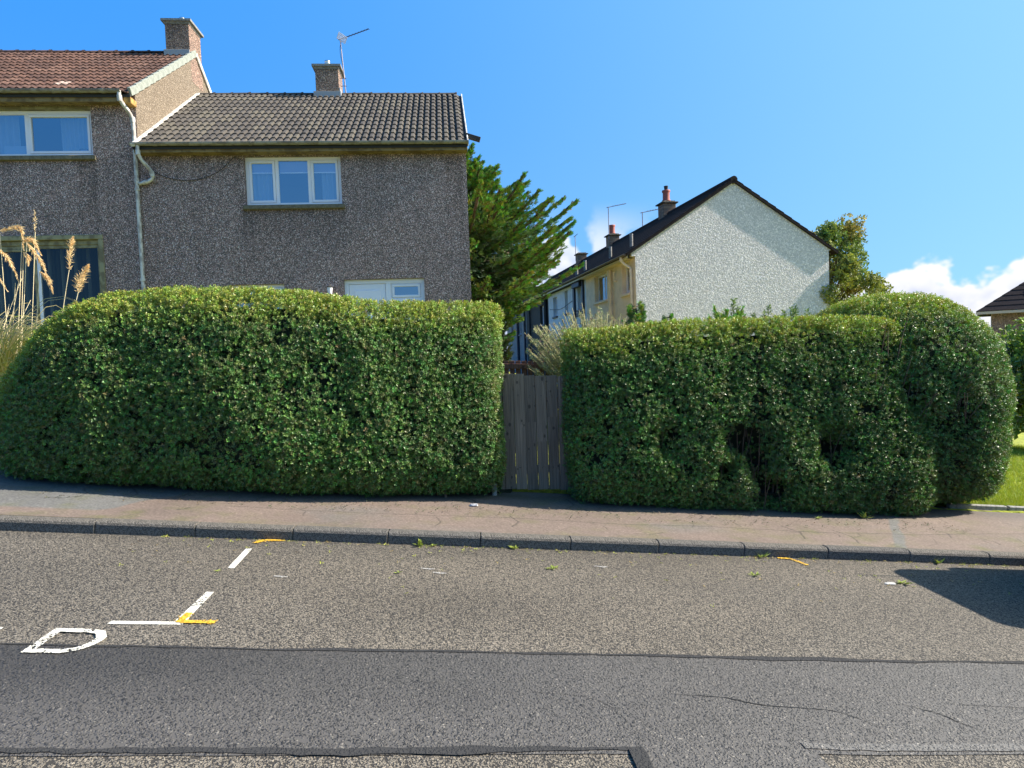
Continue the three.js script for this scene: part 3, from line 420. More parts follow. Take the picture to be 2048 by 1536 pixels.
// ---- right (lower) house
{
  const h = thing('semi_detached_house', 'grey pebbledashed house with grey tiled roof and three-pane upper window', 'house', [-3, 1.4, -11.5]);
  h.position.set(0, 0, 0);
  const wx0 = -6.39, wx1 = 0.445, yE = 6.5;
  const wins = [[-4.27, 5.27, -2.255, 6.31], [-2.305, 1.5, -0.575, 3.65], [-4.7, 2.5, -3.56, 3.6]];
  const wall = part('wall', [wallXY([[wx0, 1.0], [wx1, 1.0], [wx1, yE], [wx0, yE]], wins, FZ, 0.28)], M.dash, h);
  part('wall', [wallZY([[8.28, 1], [15, 1], [15, yE], [11.5, 8.75], [8.28, yE]], [], wx1, 0.28), bx(wx0, 1, -15, wx1 - 0.281, yE, -14.75, 0)], M.dash, h);
  part('floor', [bx(wx0 + 0.02, 1.3, -14.74, wx1 - 0.3, 1.45, -8.3, 0), bx(wx0 + 0.02, 3.95, -14.74, wx1 - 0.3, 4.2, -8.3, 0), bx(wx0 + 0.02, 6.4, -14.74, wx1 - 0.3, 6.46, -8.3, 0), bx(-4.9, 4.2, -11, -1.6, 6.4, -10.9, 0), bx(-1.6, 1.45, -14.7, -1.5, 6.4, -8.6, 0), bx(-4.95, 1.45, -14.7, -4.85, 6.4, -8.6, 0)], M.room, h);
  const roof = part('roof', roofDeck(wx0 + 0.004, wx1 + 0.03, 6.44, EZ, PITCH, 4.53), M.dark, h);
  tiles(roof, boldRoll, greyTiles, wx0 + 0.09, 23, 6.44, EZ, PITCH, 13, 0.346, 61);
  const yr = 6.44 + 4.53 * Math.sin(PITCH), zr = EZ - 4.53 * Math.cos(PITCH);
  ridge(roof, wx0 + 0.01, wx1 + 0.05, yr - 0.035, zr, greyTiles.slice(1, 4).map(m => { const k = m.clone(); k.color.multiplyScalar(0.62); return k; }), 62);
  part('fascia', [bx(wx0 + 0.01, 6.33, EZ - 0.06, wx1 + 0.03, 6.47, EZ - 0.03, 0.004), bx(wx0 + 0.01, 6.33, FZ + 0.001, wx1 + 0.03, 6.35, EZ - 0.061, 0)], M.fascia, h);
  part('verge_mortar', (() => { const c = Math.cos(PITCH), s = Math.sin(PITCH), g = bx(wx1 + 0.03, -0.05, 0, wx1 + 0.06, 0.055, 4.5, 0.006); g.rotateX(PITCH); g.translate(0, yr - 0.0, zr); return g; })(), M.mortar, h);
  part('loose_verge_strip', (() => { const g = bx(0, -0.05, -0.05, 0.36, 0.05, 0.05, 0.006); g.rotateZ(-0.3); g.translate(wx1 - 0.01, 6.79, -8.2); return g; })(), M.dark, h);
  gutter(h, wx0 - 0.02, wx1 + 0.06, 6.5, EZ + 0.045);
  chimney(h, -3.3, -2.7, -11.82, -11.22, 8.5, 9.52, [[-3.02, -11.5]]);
  part('lead_apron', [bx(-3.36, 8.72, -11.22, -2.66, 8.95, -11.2, 0.004), bx(-2.7, 8.72, -11.7, -2.675, 9.05, -11.22, 0.004)], M.lead, h);
  part('wall_flashing', (() => { const g = bx(wx0 + 0.004, 0.02, 0.05, wx0 + 0.09, 0.09, 4.6, 0.008); g.rotateX(PITCH); g.translate(0, yr, zr); return g; })(), M.mortar, h);
  win(h, M.white, wins[0], FZ, { mull: [-3.62, -2.94], sash: [0, 2], bar: 0.07 });
  // door with side light
  const fz = FZ - 0.08;
  const df = part('door_frame', [bx(-2.305, 3.56, fz - 0.07, -0.575, 3.65, fz, 0.004), bx(-2.305, 1.5, fz - 0.07, -2.21, 3.56, fz, 0.004), bx(-1.42, 1.5, fz - 0.07, -1.31, 3.56, fz, 0.004), bx(-0.64, 1.5, fz - 0.07, -0.575, 3.56, fz, 0.004), bx(-1.31, 1.5, fz - 0.06, -0.64, 3.16, fz - 0.02, 0.004), bx(-1.31, 3.16, fz - 0.065, -0.64, 3.22, fz - 0.001, 0.004)], M.white, h);
  const dr = part('door', [bx(-2.205, 1.5, fz - 0.055, -1.425, 3.555, fz - 0.015, 0.006)], M.white, h);
  part('door_panel', [bx(-2.09, 2.6, fz - 0.014, -1.54, 3.42, fz + 0.002, 0.012)], M.white, dr);
  win(h, M.white, [-1.308, 3.222, -0.642, 3.558], FZ, { bar: 0.02, sash: [0], sill: null, reveal: 0.09, name: 'top_light' });
  win(h, M.white, wins[2], FZ, { bar: 0.07, mull: [-4.1], sash: [1] });
  const lamp = part('wall_lamp', [rod([-2.58, 3.44, -7.98], [-2.58, 3.44, -7.86], 0.015), mark(std(new THREE.ConeGeometry(0.085, 0.06, 10).translate(-2.58, 3.52, -7.86)))], M.dark, h);
  part('lamp_glass', [mark(std(new THREE.CylinderGeometry(0.06, 0.04, 0.16, 10).translate(-2.58, 3.4, -7.86)))], M.white, lamp);
  const dp = part('downpipe', [tube([[-6.27, 6.47, -7.7], [-6.27, 6.32, -7.7], [-6.24, 6.2, -7.74], [-6.13, 6.02, -7.86], [-6.09, 5.93, -7.9], [-6.1, 5.86, -7.92], [-6.2, 5.78, -7.93], [-6.38, 5.74, -7.93]], 0.036, 40, 10)], M.pipe, h);
  part('pipe_collar', [rod([-6.27, 6.26, -7.7], [-6.27, 6.36, -7.7], 0.045, 0.045, 12), rod([-6.09, 5.88, -7.905], [-6.105, 5.98, -7.89], 0.045, 0.045, 12), rod([-6.3, 5.755, -7.93], [-6.22, 5.78, -7.93], 0.045, 0.045, 12)], M.pipe, dp);
  part('cable', tube([[-6.3, 6.15, -7.985], [-6.0, 5.94, -7.985], [-5.7, 5.84, -7.985], [-5.39, 5.81, -7.985], [-5.05, 5.87, -7.985], [-4.75, 6.02, -7.985], [-4.44, 6.3, -7.985]], 0.006, 40, 5), M.dark, h);
  shade(h);
  // blinds and curtains behind the upper window
  const nets = 'light curtains behind the three-pane window';
  const curtain = (name, x0, x1, y0, y1, z, amp, n, label, group) => { const g = new THREE.PlaneGeometry(x1 - x0, y1 - y0, n * 8, 4), p = g.attributes.position; for (let i = 0; i < p.count; i++) p.setZ(i, amp * Math.sin((p.getX(i) / (x1 - x0) + 0.5) * n * 6.283 + 0.4 * Math.sin(p.getY(i) * 3))); g.translate((x0 + x1) / 2, (y0 + y1) / 2, z); g.computeVertexNormals(); return tag(top(name, [g], M.curtain), label, 'curtain', group); };
  curtain('curtain', -4.2, -3.78, 5.3, 6.28, -8.3, 0.035, 4, 'pale curtain gathered at the left of the three-pane window', nets);
  curtain('curtain', -2.72, -2.3, 5.3, 6.28, -8.3, 0.035, 4, 'pale curtain gathered at the right of the three-pane window', nets);
  [[-4.17, -3.66, 'left'], [-3.58, -2.98, 'middle'], [-2.9, -2.35, 'right']].forEach(([a, b, w]) => { const t = thing('roller_blind', `roller blind drawn a little way down in the ${w} pane of the upper window`, 'blind', [(a + b) / 2, 6.24, -8.21]); part('blind_cloth', bx(-(b - a) / 2, -0.22, -0.003, (b - a) / 2, 0, 0.003, 0), M.blind, t); part('blind_bar', bx(-(b - a) / 2, -0.245, -0.01, (b - a) / 2, -0.221, 0.01, 0.004), M.white, t); });
  curtain('curtain', -9.9, -8.95, 6.36, 7.34, -8.42, 0.03, 7, 'pale curtain at the left side of the upper left window');
  curtain('net_curtain', -8.12, -7.34, 6.36, 7.34, -8.42, 0.018, 9, 'wide pale net curtain behind the right casement of the upper left window');
  const pf = thing('photo_frame', 'small framed picture standing on the upper left window sill', 'picture frame', [-7.62, 6.44, -8.3]); part('frame', [bx(-0.09, 0, 0, 0.09, 0.02, 0.015, 0.003), bx(-0.09, 0.12, 0, 0.09, 0.14, 0.015, 0.003), bx(-0.09, 0.02, 0, -0.07, 0.12, 0.015, 0.003), bx(0.07, 0.02, 0, 0.09, 0.12, 0.015, 0.003)], M.dark, pf); part('picture', bx(-0.07, 0.02, 0.002, 0.07, 0.12, 0.008, 0), M.blind, pf);
  const bxo = tag(top('sill_box', [bx(-9.15, 6.42, -8.36, -8.68, 6.62, -8.2, 0.01)], M.curtain), 'low pale box on the sill behind the left pane', 'box');
}
// ---- left (higher) house
{
  const h = thing('semi_detached_house', 'higher pebbledashed house with brown tiled roof and sunlit gable', 'house');
  const wx0 = -14, wx1 = -6.395, yE = 7.6, y0 = 1.2;
  const wins = [[-9.95, 6.345, -7.295, 7.37], [-10.2, 2.6, -7.2, 4.72]];
  part('wall', [wallXY([[wx0, y0], [wx1, y0], [wx1, yE], [wx0, yE]], wins, FZ, 0.28)], M.dash, h);
  part('gable_wall', [wallZY([[8.002, 1], [15, 1], [15, yE], [11.5, 9.97], [8.002, yE]], [], wx1 + 0.003, 0.28)], M.dashWarm, h);
  part('wall', [bx(wx0, 1, -15, wx1 - 0.3, yE, -14.75, 0), bx(wx0, 1, -14.74, wx0 + 0.2, yE, -8.3, 0)], M.dash, h);
  part('dark_room_sheet', [bx(-11, 2.01, -9.0, -6.8, 4.94, -8.95, 0)], M.dark, h);  // added black sheet standing in for the unlit depth of the room
  part('floor', [bx(wx0 + 0.22, 1.8, -14.74, wx1 - 0.3, 2.0, -8.3, 0), bx(wx0 + 0.22, 4.95, -14.74, wx1 - 0.3, 5.2, -8.3, 0), bx(wx0 + 0.22, 7.45, -14.74, wx1 - 0.3, 7.55, -8.3, 0), bx(wx0 + 0.22, 2, -11.2, wx1 - 0.3, 7.45, -11.1, 0)], M.room, h);
  const eY = 7.5, roof = part('roof', roofDeck(wx0, wx1 + 0.02, eY, EZ, PITCH, 4.53), M.dark, h);
  const pale = std_({ map: lichen.map, color: rgb(0.4, 0.3, 0.26), roughness: 0.9 });
  tiles(roof, waveRoll, brownTiles, -12.24, 20, eY, EZ, PITCH, 13, 0.346, 71, (r, c) => r === 2 && (c === 14 || c === 15) && (c === 14) ? pale : null);
  const yr = eY + 4.53 * Math.sin(PITCH), zr = EZ - 4.53 * Math.cos(PITCH);
  ridge(roof, -13.9, wx1 - 0.6, yr - 0.03, zr, brownTiles.slice(1, 5).map(m => { const k = m.clone(); k.color.multiplyScalar(0.7); return k; }), 72, 0.4);
  for (let i = 0; i < 13; i++) { const g = bx(wx1 - 0.02, -0.085, 0.004, wx1 + 0.045, 0.075, 0.36, 0.008); const m = part('verge_tile', g, M.verge, roof); const s = 4.53 - i * 0.346; m.position.set(0, yr - (i * 0.346) * Math.sin(PITCH) + 0.03, zr + (i * 0.346) * Math.cos(PITCH)); m.rotation.x = PITCH - 0.05; }
  part('barge_end', [bx(wx1 - 0.12, 7.32, -7.99, wx1 + 0.03, 7.45, -7.75, 0.01)], std_({ color: rgb(0.5, 0.3, 0.09), map: lichen.map }), h);
  part('rear_verge', (() => { const g = bx(wx1 - 0.03, -0.06, -4.6, wx1 + 0.05, 0.07, 0, 0.01); g.rotateX(-PITCH); g.translate(0, yr, zr); return g; })(), M.mortar, h);
  part('fascia', [bx(wx0, 7.36, EZ - 0.06, wx1 - 0.13, 7.53, EZ - 0.03, 0.004), bx(wx0, 7.375, FZ + 0.001, wx1 - 0.13, 7.395, EZ - 0.061, 0)], M.fascia, h);
  gutter(h, wx0, wx1 - 0.13, 7.57, EZ + 0.05, 0.065);
  chimney(h, -6.98, wx1 + 0.006, -11.95, -11.18, 9.2, 10.62, [[-6.68, -11.55]]);
  part('lead_apron', [bx(-7.03, 9.72, -11.18, -6.4, 9.98, -11.16, 0.004)], M.lead, h);
  const w1 = win(h, M.white, [-9.95, 6.345, -7.295, 7.3], FZ, { mull: [-8.62], sash: [1], bar: 0.075 });
  part('window_head', bx(-9.95, 7.302, FZ - 0.16, -7.295, 7.368, FZ - 0.02, 0.006), M.timber, h);
  const lw = part('timber_surround', [bx(-10.2, 4.62, FZ - 0.2, -7.2, 4.72, FZ + 0.03, 0.01), bx(-7.3, 2.6, FZ - 0.2, -7.2, 4.618, FZ + 0.03, 0.01), bx(-10.2, 4.52, FZ - 0.19, -7.302, 4.616, FZ - 0.04, 0.01)], M.timber, h);
  win(h, M.timber, [-10.2, 2.6, -7.302, 4.518], FZ, { mull: [-8.55], bar: 0.06, sash: [0], reveal: 0.06, mullMat: M.white, glass: M.glassDark });
  const dp = part('downpipe', [tube([[-6.56, 7.55, -7.69], [-6.56, 7.42, -7.69], [-6.55, 7.36, -7.7], [-6.47, 7.18, -7.86], [-6.44, 7.08, -7.92], [-6.435, 6.9, -7.935], [-6.43, 5, -7.935], [-6.42, 1.9, -7.935]], 0.04, 60, 10)], M.pipe, h);
  part('pipe_collar', [rod([-6.56, 7.34, -7.7], [-6.56, 7.46, -7.69], 0.05, 0.05, 12), rod([-6.437, 7.0, -7.935], [-6.437, 7.1, -7.925], 0.05, 0.05, 12), rod([-6.43, 5.75, -7.935], [-6.43, 5.85, -7.935], 0.05, 0.05, 12), rod([-6.43, 5.6, -7.935], [-6.43, 5.64, -7.935], 0.055, 0.055, 12), rod([-6.425, 3.72, -7.935], [-6.425, 3.77, -7.935], 0.055, 0.055, 12)], M.pipe, dp);
  shade(h);
  const vb = thing('vertical_blind', 'vertical blind hanging half turned behind the lower left window', 'blind', [-7.9, 2.7, -8.36]);
  const slatDark = std_({ color: rgb(0.09, 0.1, 0.095) }), slatPale = std_({ color: rgb(0.4, 0.42, 0.4) }), sl = bx(-0.045, 0, -0.002, 0.045, 1.8, 0.002, 0); for (let i = 0; i < 14; i++) { const m = part('blind_slat', sl, i % 3 ? slatDark : slatPale, vb); m.position.x = -0.6 + i * 0.088; m.rotation.y = 1.25; }
  for (let i = 0; i < 8; i++) { const m = part('blind_slat', sl, i % 3 ? slatDark : slatPale, vb); m.position.x = -1.6 + i * 0.088; m.rotation.y = 1.25; }
}
// ---- television aerial strapped to the small chimney
{
  const a = thing('tv_aerial', 'television aerial on a tall mast beside the small chimney', 'aerial', [-2.57, 8.95, -11.5]);
  part('mast', [rod([0, 0, 0], [-0.09, 1.5, 0], 0.014, 0.014, 8)], M.mast, a);
  part('mast_bracket', [rod([-0.14, 0.25, 0], [0.03, 0.25, 0], 0.01), rod([-0.14, 0.45, 0], [0.03, 0.45, 0], 0.01), bx(-0.15, 0.2, -0.03, -0.13, 0.5, 0.03, 0.004)], M.mast, a);
  const b0 = [-0.13, 1.44, 0.02], b1 = [0.68, 1.72, 0.05];
  part('boom', rod(b0, b1, 0.012, 0.012, 6), M.navy, a);
  for (let i = 0; i < 9; i++) { const t = 0.2 + i * 0.098, c = b0.map((v, k) => lerp(v, b1[k], t)), l = 0.11; part('element', rod([c[0] - l * 0.45, c[1] + l * 0.6, c[2] - l * 0.9], [c[0] + l * 0.45, c[1] - l * 0.6, c[2] + l * 0.9], 0.0045, 0.0045, 5), M.mast, a); }
  const rf = (s) => { const g = []; for (let i = 0; i < 5; i++) { const q = bx(-0.005, -0.16, -0.005, 0.005, 0.16, 0.005, 0); const m = bx(-0.13, -0.012, -0.003, 0.13, 0.012, 0.003, 0.002); m.translate(0, (i - 2) * 0.038, 0); g.push(m); } g.push(bx(-0.13, -0.09, -0.003, -0.115, 0.09, 0.003, 0), bx(0.115, -0.09, -0.003, 0.13, 0.09, 0.003, 0)); const q = join(g); q.rotateX(s * 0.6); q.rotateZ(-0.6); q.translate(-0.03, 1.47 + s * 0.0, s * 0.04 + 0.03); return q; };
  part('reflector', rf(1), M.white, a);
  part('aerial_cable', tube([[-0.03, 1.42, 0.02], [-0.09, 1.33, 0.0], [-0.105, 1.1, 0.0], [-0.06, 0.8, 0], [-0.02, 0.3, 0.01]], 0.005, 20, 5), M.dark, a);
  shade(a);
}

// ---- terrace beyond the gap: four dwellings in a row running away from the street
{
  const TH = 4.4 * Math.PI / 180, O = [6.33, 0, -15.53], Wd = 7.32, yE = 5.27, yA = 7.72, yB = -0.6;
  const slopeA = Math.atan2(yA - yE, Wd / 2), reds = M.clay;
  // local frame: x to the right along the gable, z towards the street; a dwelling runs from z = -s0 to z = -s1
  const spec = [
    { s: [0, 6.1], mat: M.cream, label: 'cream end terrace house with white roughcast gable towards the street', wins: [[0.62, 3.95, 1.42, 5.02], [3.2, 3.95, 4.85, 5.02]], frame: M.white },
    { s: [6.1, 13.55], mat: M.paleWall, label: 'pale blue-white terrace house with dark painted bands and window sills', wins: [[6.62, 3.85, 7.55, 4.95], [9.3, 3.85, 9.9, 4.95], [11.5, 3.85, 12.4, 4.85]], frame: M.white },
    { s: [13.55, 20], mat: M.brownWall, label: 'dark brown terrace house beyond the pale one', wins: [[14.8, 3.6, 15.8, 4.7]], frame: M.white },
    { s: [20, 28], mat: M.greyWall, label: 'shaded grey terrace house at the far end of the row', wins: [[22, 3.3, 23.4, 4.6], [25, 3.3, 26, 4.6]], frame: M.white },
  ];
  spec.forEach((q, k) => {
    const h = thing('terrace_house', q.label, 'house', O, TH); const [s0, s1] = q.s, e = k ? 0.0 : 0;
    // left wall (faces -x): outline in (s, y), outer face at x = 0
    const wl = wallXY([[s0 + 0.001, yB], [s1 - 0.001, yB], [s1 - 0.001, yE - 0.12], [s0 + 0.001, yE - 0.12]], q.wins, 0, 0.25); wl.applyMatrix4(new THREE.Matrix4().makeBasis(V(0, 0, -1), V(0, 1, 0), V(-1, 0, 0))); wl.computeVertexNormals();
    part('wall', [flipped(wl)], q.mat, h);
    part('wall', [bx(Wd - 0.25, yB, -s1 + 0.001, Wd, yE, -s0 - 0.26, 0), bx(0.26, yB, -s1 + 0.001, Wd - 0.26, yE, -s1 + 0.2, 0)], q.mat, h);
    part('floor', [bx(0.26, 0.4, -s1 + 0.21, Wd - 0.26, 0.5, -s0 - 0.26, 0), bx(0.26, 2.9, -s1 + 0.21, Wd - 0.26, 3.05, -s0 - 0.26, 0), bx(3.2, 0.5, -s1 + 0.21, 3.3, 5.1, -s0 - 0.26, 0), bx(0.26, 5.12, -s1 + 0.21, Wd - 0.26, 5.18, -s0 - 0.26, 0)], M.room, h);
    if (!k) { const g = wallXY([[0.001, yB], [Wd, yB], [Wd, yE - 0.02], [Wd + 0.14, yE + 0.02], [Wd / 2, yA - 0.02], [-0.14, yE + 0.02], [-0.14, yE - 0.14], [0.001, yE - 0.14]], [], 0.003, 0.255); part('gable_wall', [g], M.harl, h); }
    else part('party_wall', [wallXY([[0.3, yB], [Wd - 0.3, yB], [Wd - 0.3, yE], [Wd / 2, yA - 0.3], [0.3, yE]], [], -s0 - 0.02, 0.2)], q.mat, h);
    // roof: both slopes, with tile courses standing proud
    const t = 0.07, rf = polyShape([[-0.32, yE - 0.07], [Wd / 2, yA + 0.03], [Wd + 0.32, yE - 0.07], [Wd + 0.32, yE - 0.14], [Wd / 2, yA - 0.06], [-0.32, yE - 0.14]]);
    const z0 = k ? -s0 : 0.09, rg = new THREE.ExtrudeGeometry(rf, { depth: z0 + s1, bevelEnabled: false }); rg.translate(0, 0, -s1); const roof = part('roof', [mark(std(rg))], M.slate, h);
    const L = Math.hypot(Wd / 2 + 0.32, yA - yE + 0.1), a = Math.atan2(yA + 0.03 - (yE - 0.07), Wd / 2 + 0.32); const cg = []; const N = 13;
    for (let i = 0; i < N; i++) for (const side of [0, 1]) { const u0 = L * i / N - 0.03, g = bx(0, 0, 0, L / N + 0.06, 0.022, z0 + s1 - 0.004, 0.004); g.rotateZ(-0.055); g.translate(u0, 0.024, -s1 + 0.002); g.rotateZ(a); g.translate(-0.32, yE - 0.07, 0); if (side) { g.scale(-1, 1, 1); g.translate(Wd, 0, 0); cg.push(flipped(g)); } else cg.push(g); }
    cg.forEach(g => part('tile_course', g, M.slate, roof));
    part('ridge_capping', [mark(std(new THREE.CylinderGeometry(0.13, 0.13, z0 + s1, 10).rotateX(Math.PI / 2).translate(Wd / 2, yA + 0.02, (z0 - s1) / 2)))], M.slate, roof);
    part('fascia', bx(-0.3, yE - 0.2, -s1 + 0.01, -0.27, yE - 0.08, -s0 - (k ? 0.01 : 0), 0.004), k === 0 ? std_({ color: rgb(0.62, 0.52, 0.38) }) : k === 1 ? M.paleWall : M.dark, h);
    part('soffit', bx(-0.268, yE - 0.2, -s1 + 0.01, 0.24, yE - 0.185, -s0 - 0.26, 0), k === 0 ? M.cream : M.dark, h);
    { const s = new THREE.Shape(); s.absarc(0, 0, 0.065, Math.PI, 2 * Math.PI, false); s.closePath(); const g = new THREE.ExtrudeGeometry(s, { depth: s1 - s0 - 0.02, bevelEnabled: false, curveSegments: 8 }); g.translate(-0.36, yE - 0.06, -s1 + 0.01); part('gutter', [mark(std(g))], std_({ color: rgb(0.13, 0.09, 0.075), roughness: 0.5 }), h); }
    q.wins.forEach(([a0, b0, a1, b1]) => { const grp = new THREE.Group(); const hold = new THREE.Group(); const w = win(hold, q.frame, [a0, b0, a1, b1], 0, { mull: a1 - a0 > 1.2 ? [a0 + (a1 - a0) * 0.45] : [], sash: a1 - a0 > 1.2 ? [] : [0], bar: 0.07, reveal: 0.16, sillMat: k === 1 ? M.navy : k === 0 ? M.cream : M.greyWall }); w.traverse(m => { if (m.isMesh) { m.geometry = m.geometry.clone(); m.geometry.applyMatrix4(new THREE.Matrix4().makeBasis(V(0, 0, -1), V(0, 1, 0), V(-1, 0, 0))); m.geometry = flipped(m.geometry); } }); h.add(w); });
    if (k === 0) {
      const p1 = part('downpipe', [tube([[-0.36, 5.16, -0.42], [-0.36, 5.02, -0.42], [-0.2, 4.86, -0.36], [-0.07, 4.76, -0.3], [-0.07, 4.6, -0.28], [-0.07, 0, -0.28]], 0.05, 40, 10)], M.cream, h); part('pipe_collar', [rod([-0.36, 5.0, -0.42], [-0.36, 5.1, -0.42], 0.065), rod([-0.07, 4.62, -0.285], [-0.07, 4.72, -0.29], 0.065)], M.cream, p1);
      const p2 = part('soil_pipe', [rod([-0.1, 0, -2.55], [-0.1, 5.0, -2.55], 0.075, 0.075, 12)], M.cream, h); part('pipe_collar', [rod([-0.1, 4.45, -2.55], [-0.1, 4.6, -2.55], 0.095), rod([-0.1, 4.68, -2.55], [-0.1, 4.74, -2.55], 0.095)], M.cream, p2);
      part('wall_bracket', [bx(-0.12, 4.5, -2.02, -0.002, 4.56, -1.96, 0.01), bx(-0.14, 4.55, -2.02, -0.09, 4.86, -1.96, 0.01)], M.cream, h);
      part('corner_quoin', [bx(-0.012, yB, -0.2, -0.001, yE - 0.22, -0.01, 0)], M.cream, h);
    }
    if (k === 1) { part('painted_band', [bx(-0.09, -0.4, -6.6, -0.002, yE - 0.21, -6.38, 0.01), bx(-0.09, -0.4, -8.1, -0.002, yE - 0.21, -7.85, 0.01), bx(-0.03, 3.55, -7.84, -0.002, 3.72, -6.61, 0.008), bx(-0.2, yE - 0.42, -7.84, -0.004, yE - 0.21, -6.61, 0.01)], M.navy, h);
      part('wall_cable', [tube([[-0.01, 4.3, -13.2], [-0.012, 4.2, -12], [-0.012, 4.15, -10.6], [-0.012, 4.35, -8.4]], 0.012, 20, 5)], M.dark, h); }
    if (k === 2) part('downpipe', [rod([-0.09, 0, -18.5], [-0.09, 5.0, -18.5], 0.06), rod([-0.09, 0, -13.9], [-0.09, 5.0, -13.9], 0.09)], M.dark, h);
    if (k === 3) part('downpipe', [rod([-0.09, 0, -22.9], [-0.09, 5.0, -22.9], 0.09), rod([-0.09, 0, -20.3], [-0.09, 5, -20.3], 0.07)], M.navy, h);
    // roof vents and chimneys
    const vents = [[1.18, 0.31, 0.5], [3.31, 0.22, 0.46], [6.49, 0.1, 0.48], [7.52, 0, 0.5], [20.92, 0.22, 0.6], [24.1, 0.4, 0.55]].filter(v => v[0] >= s0 && v[0] < s1);
    vents.forEach(([s, x, l]) => { const y = yE + 0.1 + x * 0.66; const v = part('roof_vent', [rod([x, y - 0.1, -s], [x, y + l, -s], 0.06, 0.06, 10)], M.conc, h); part('vent_cap', [rod([x, y + l + 0.002, -s], [x, y + l + 0.03, -s], 0.066, 0.066, 10)], M.lead, v); });
    const ch = { 0: 5.75, 1: 13.2, 2: 19.6 }[k];
    if (ch) { const c = part('chimney', [bx(Wd / 2 - 0.29, yA - 0.35, -ch - 0.29, Wd / 2 + 0.29, yA + 0.5, -ch + 0.29, 0.01)], M.brick, h);
      const bk = bx(-0.088, -0.032, -0.006, 0.088, 0.032, 0.006, 0.004), tones = [[0.2, 0.12, 0.085], [0.25, 0.16, 0.11], [0.15, 0.1, 0.08]].map(t => std_({ color: rgb(...t) })); const R = rng(300 + k);
      for (let r = 0; r < 10; r++) for (let i = 0; i < 3; i++) { const m = part('brick', bk, tones[Math.floor(R() * 3)], c); m.position.set(Wd / 2 - 0.185 + i * 0.185, yA - 0.28 + r * 0.076, -ch + 0.292); const n = part('brick', bk, tones[Math.floor(R() * 3)], c); n.rotation.y = Math.PI / 2; n.position.set(Wd / 2 - 0.292, yA - 0.28 + r * 0.076, -ch - 0.185 + i * 0.185); }
      part('chimney_cap', [bx(Wd / 2 - 0.38, yA + 0.5, -ch - 0.38, Wd / 2 + 0.38, yA + 0.56, -ch + 0.38, 0.015), bx(Wd / 2 - 0.28, yA + 0.561, -ch - 0.28, Wd / 2 + 0.28, yA + 0.62, -ch + 0.28, 0.03)], M.capStone, c);
      if (k < 2) { const pot = new THREE.LatheGeometry([[0.001, 0], [0.15, 0], [0.15, 0.05], [0.12, 0.08], [0.115, 0.3], [0.14, 0.33], [0.14, 0.38], [0.09, 0.39], [0.001, 0.36]].map(p => new THREE.Vector2(...p)), 14); pot.scale(1.3, 1.35, 1.3); pot.translate(Wd / 2 - 0.02, yA + 0.6, -ch); part('chimney_pot', [pot], M.clay, c); if (!k) part('pot_cowl', [rod([Wd / 2 - 0.02, yA + 1.1, -ch], [Wd / 2 - 0.02, yA + 1.3, -ch], 0.07, 0.1)], M.dark, c); } }
    shade(h);
  });
  const rt = V(Math.cos(TH), 0, -Math.sin(TH)), bk = V(-Math.sin(TH), 0, -Math.cos(TH)), at = (x, y, s) => V(...O).addScaledVector(rt, x).addScaledVector(bk, s).setY(y);
  const aerial = (p, hgt, ang, label) => { const a = thing('tv_aerial', label, 'aerial', [p.x, p.y, p.z]); part('mast', rod([0, 0, 0], [0, hgt, 0], 0.022), M.mast, a); const d = [Math.cos(ang), 0.32, 0]; part('boom', rod([-0.1, hgt - 0.05, 0], [1.0 * d[0], hgt + 0.35 * d[1] * 1.4, 0], 0.018), M.mast, a); for (let i = 0; i < 6; i++) { const t = 0.25 + i * 0.13; part('element', rod([1.0 * d[0] * t, hgt + 0.15 * t, -0.16], [1.0 * d[0] * t, hgt + 0.15 * t, 0.16], 0.008), M.mast, a); } shade(a); };
  aerial(at(Wd / 2 - 0.3, yA + 0.3, 12.9), 1.75, 0, 'television aerial beside the middle chimney with red pot');
  aerial(at(Wd / 2 + 0.2, yA + 0.0, 9.2), 0.95, 0, 'low television aerial on the terrace ridge near the gable');
  aerial(at(Wd / 2 - 0.2, yA + 0.2, 20.2), 1.6, 1.4, 'thin aerial mast by the far terrace chimney');
}
function flipped(g) { const a = g.attributes; for (const k of Object.keys(a)) { const t = a[k], s = t.itemSize; for (let i = 0; i < t.count; i += 3) for (let q = 0; q < s; q++) { const u = t.array[(i + 1) * s + q]; t.array[(i + 1) * s + q] = t.array[(i + 2) * s + q]; t.array[(i + 2) * s + q] = u; } } g.computeVertexNormals(); return mark(g); }

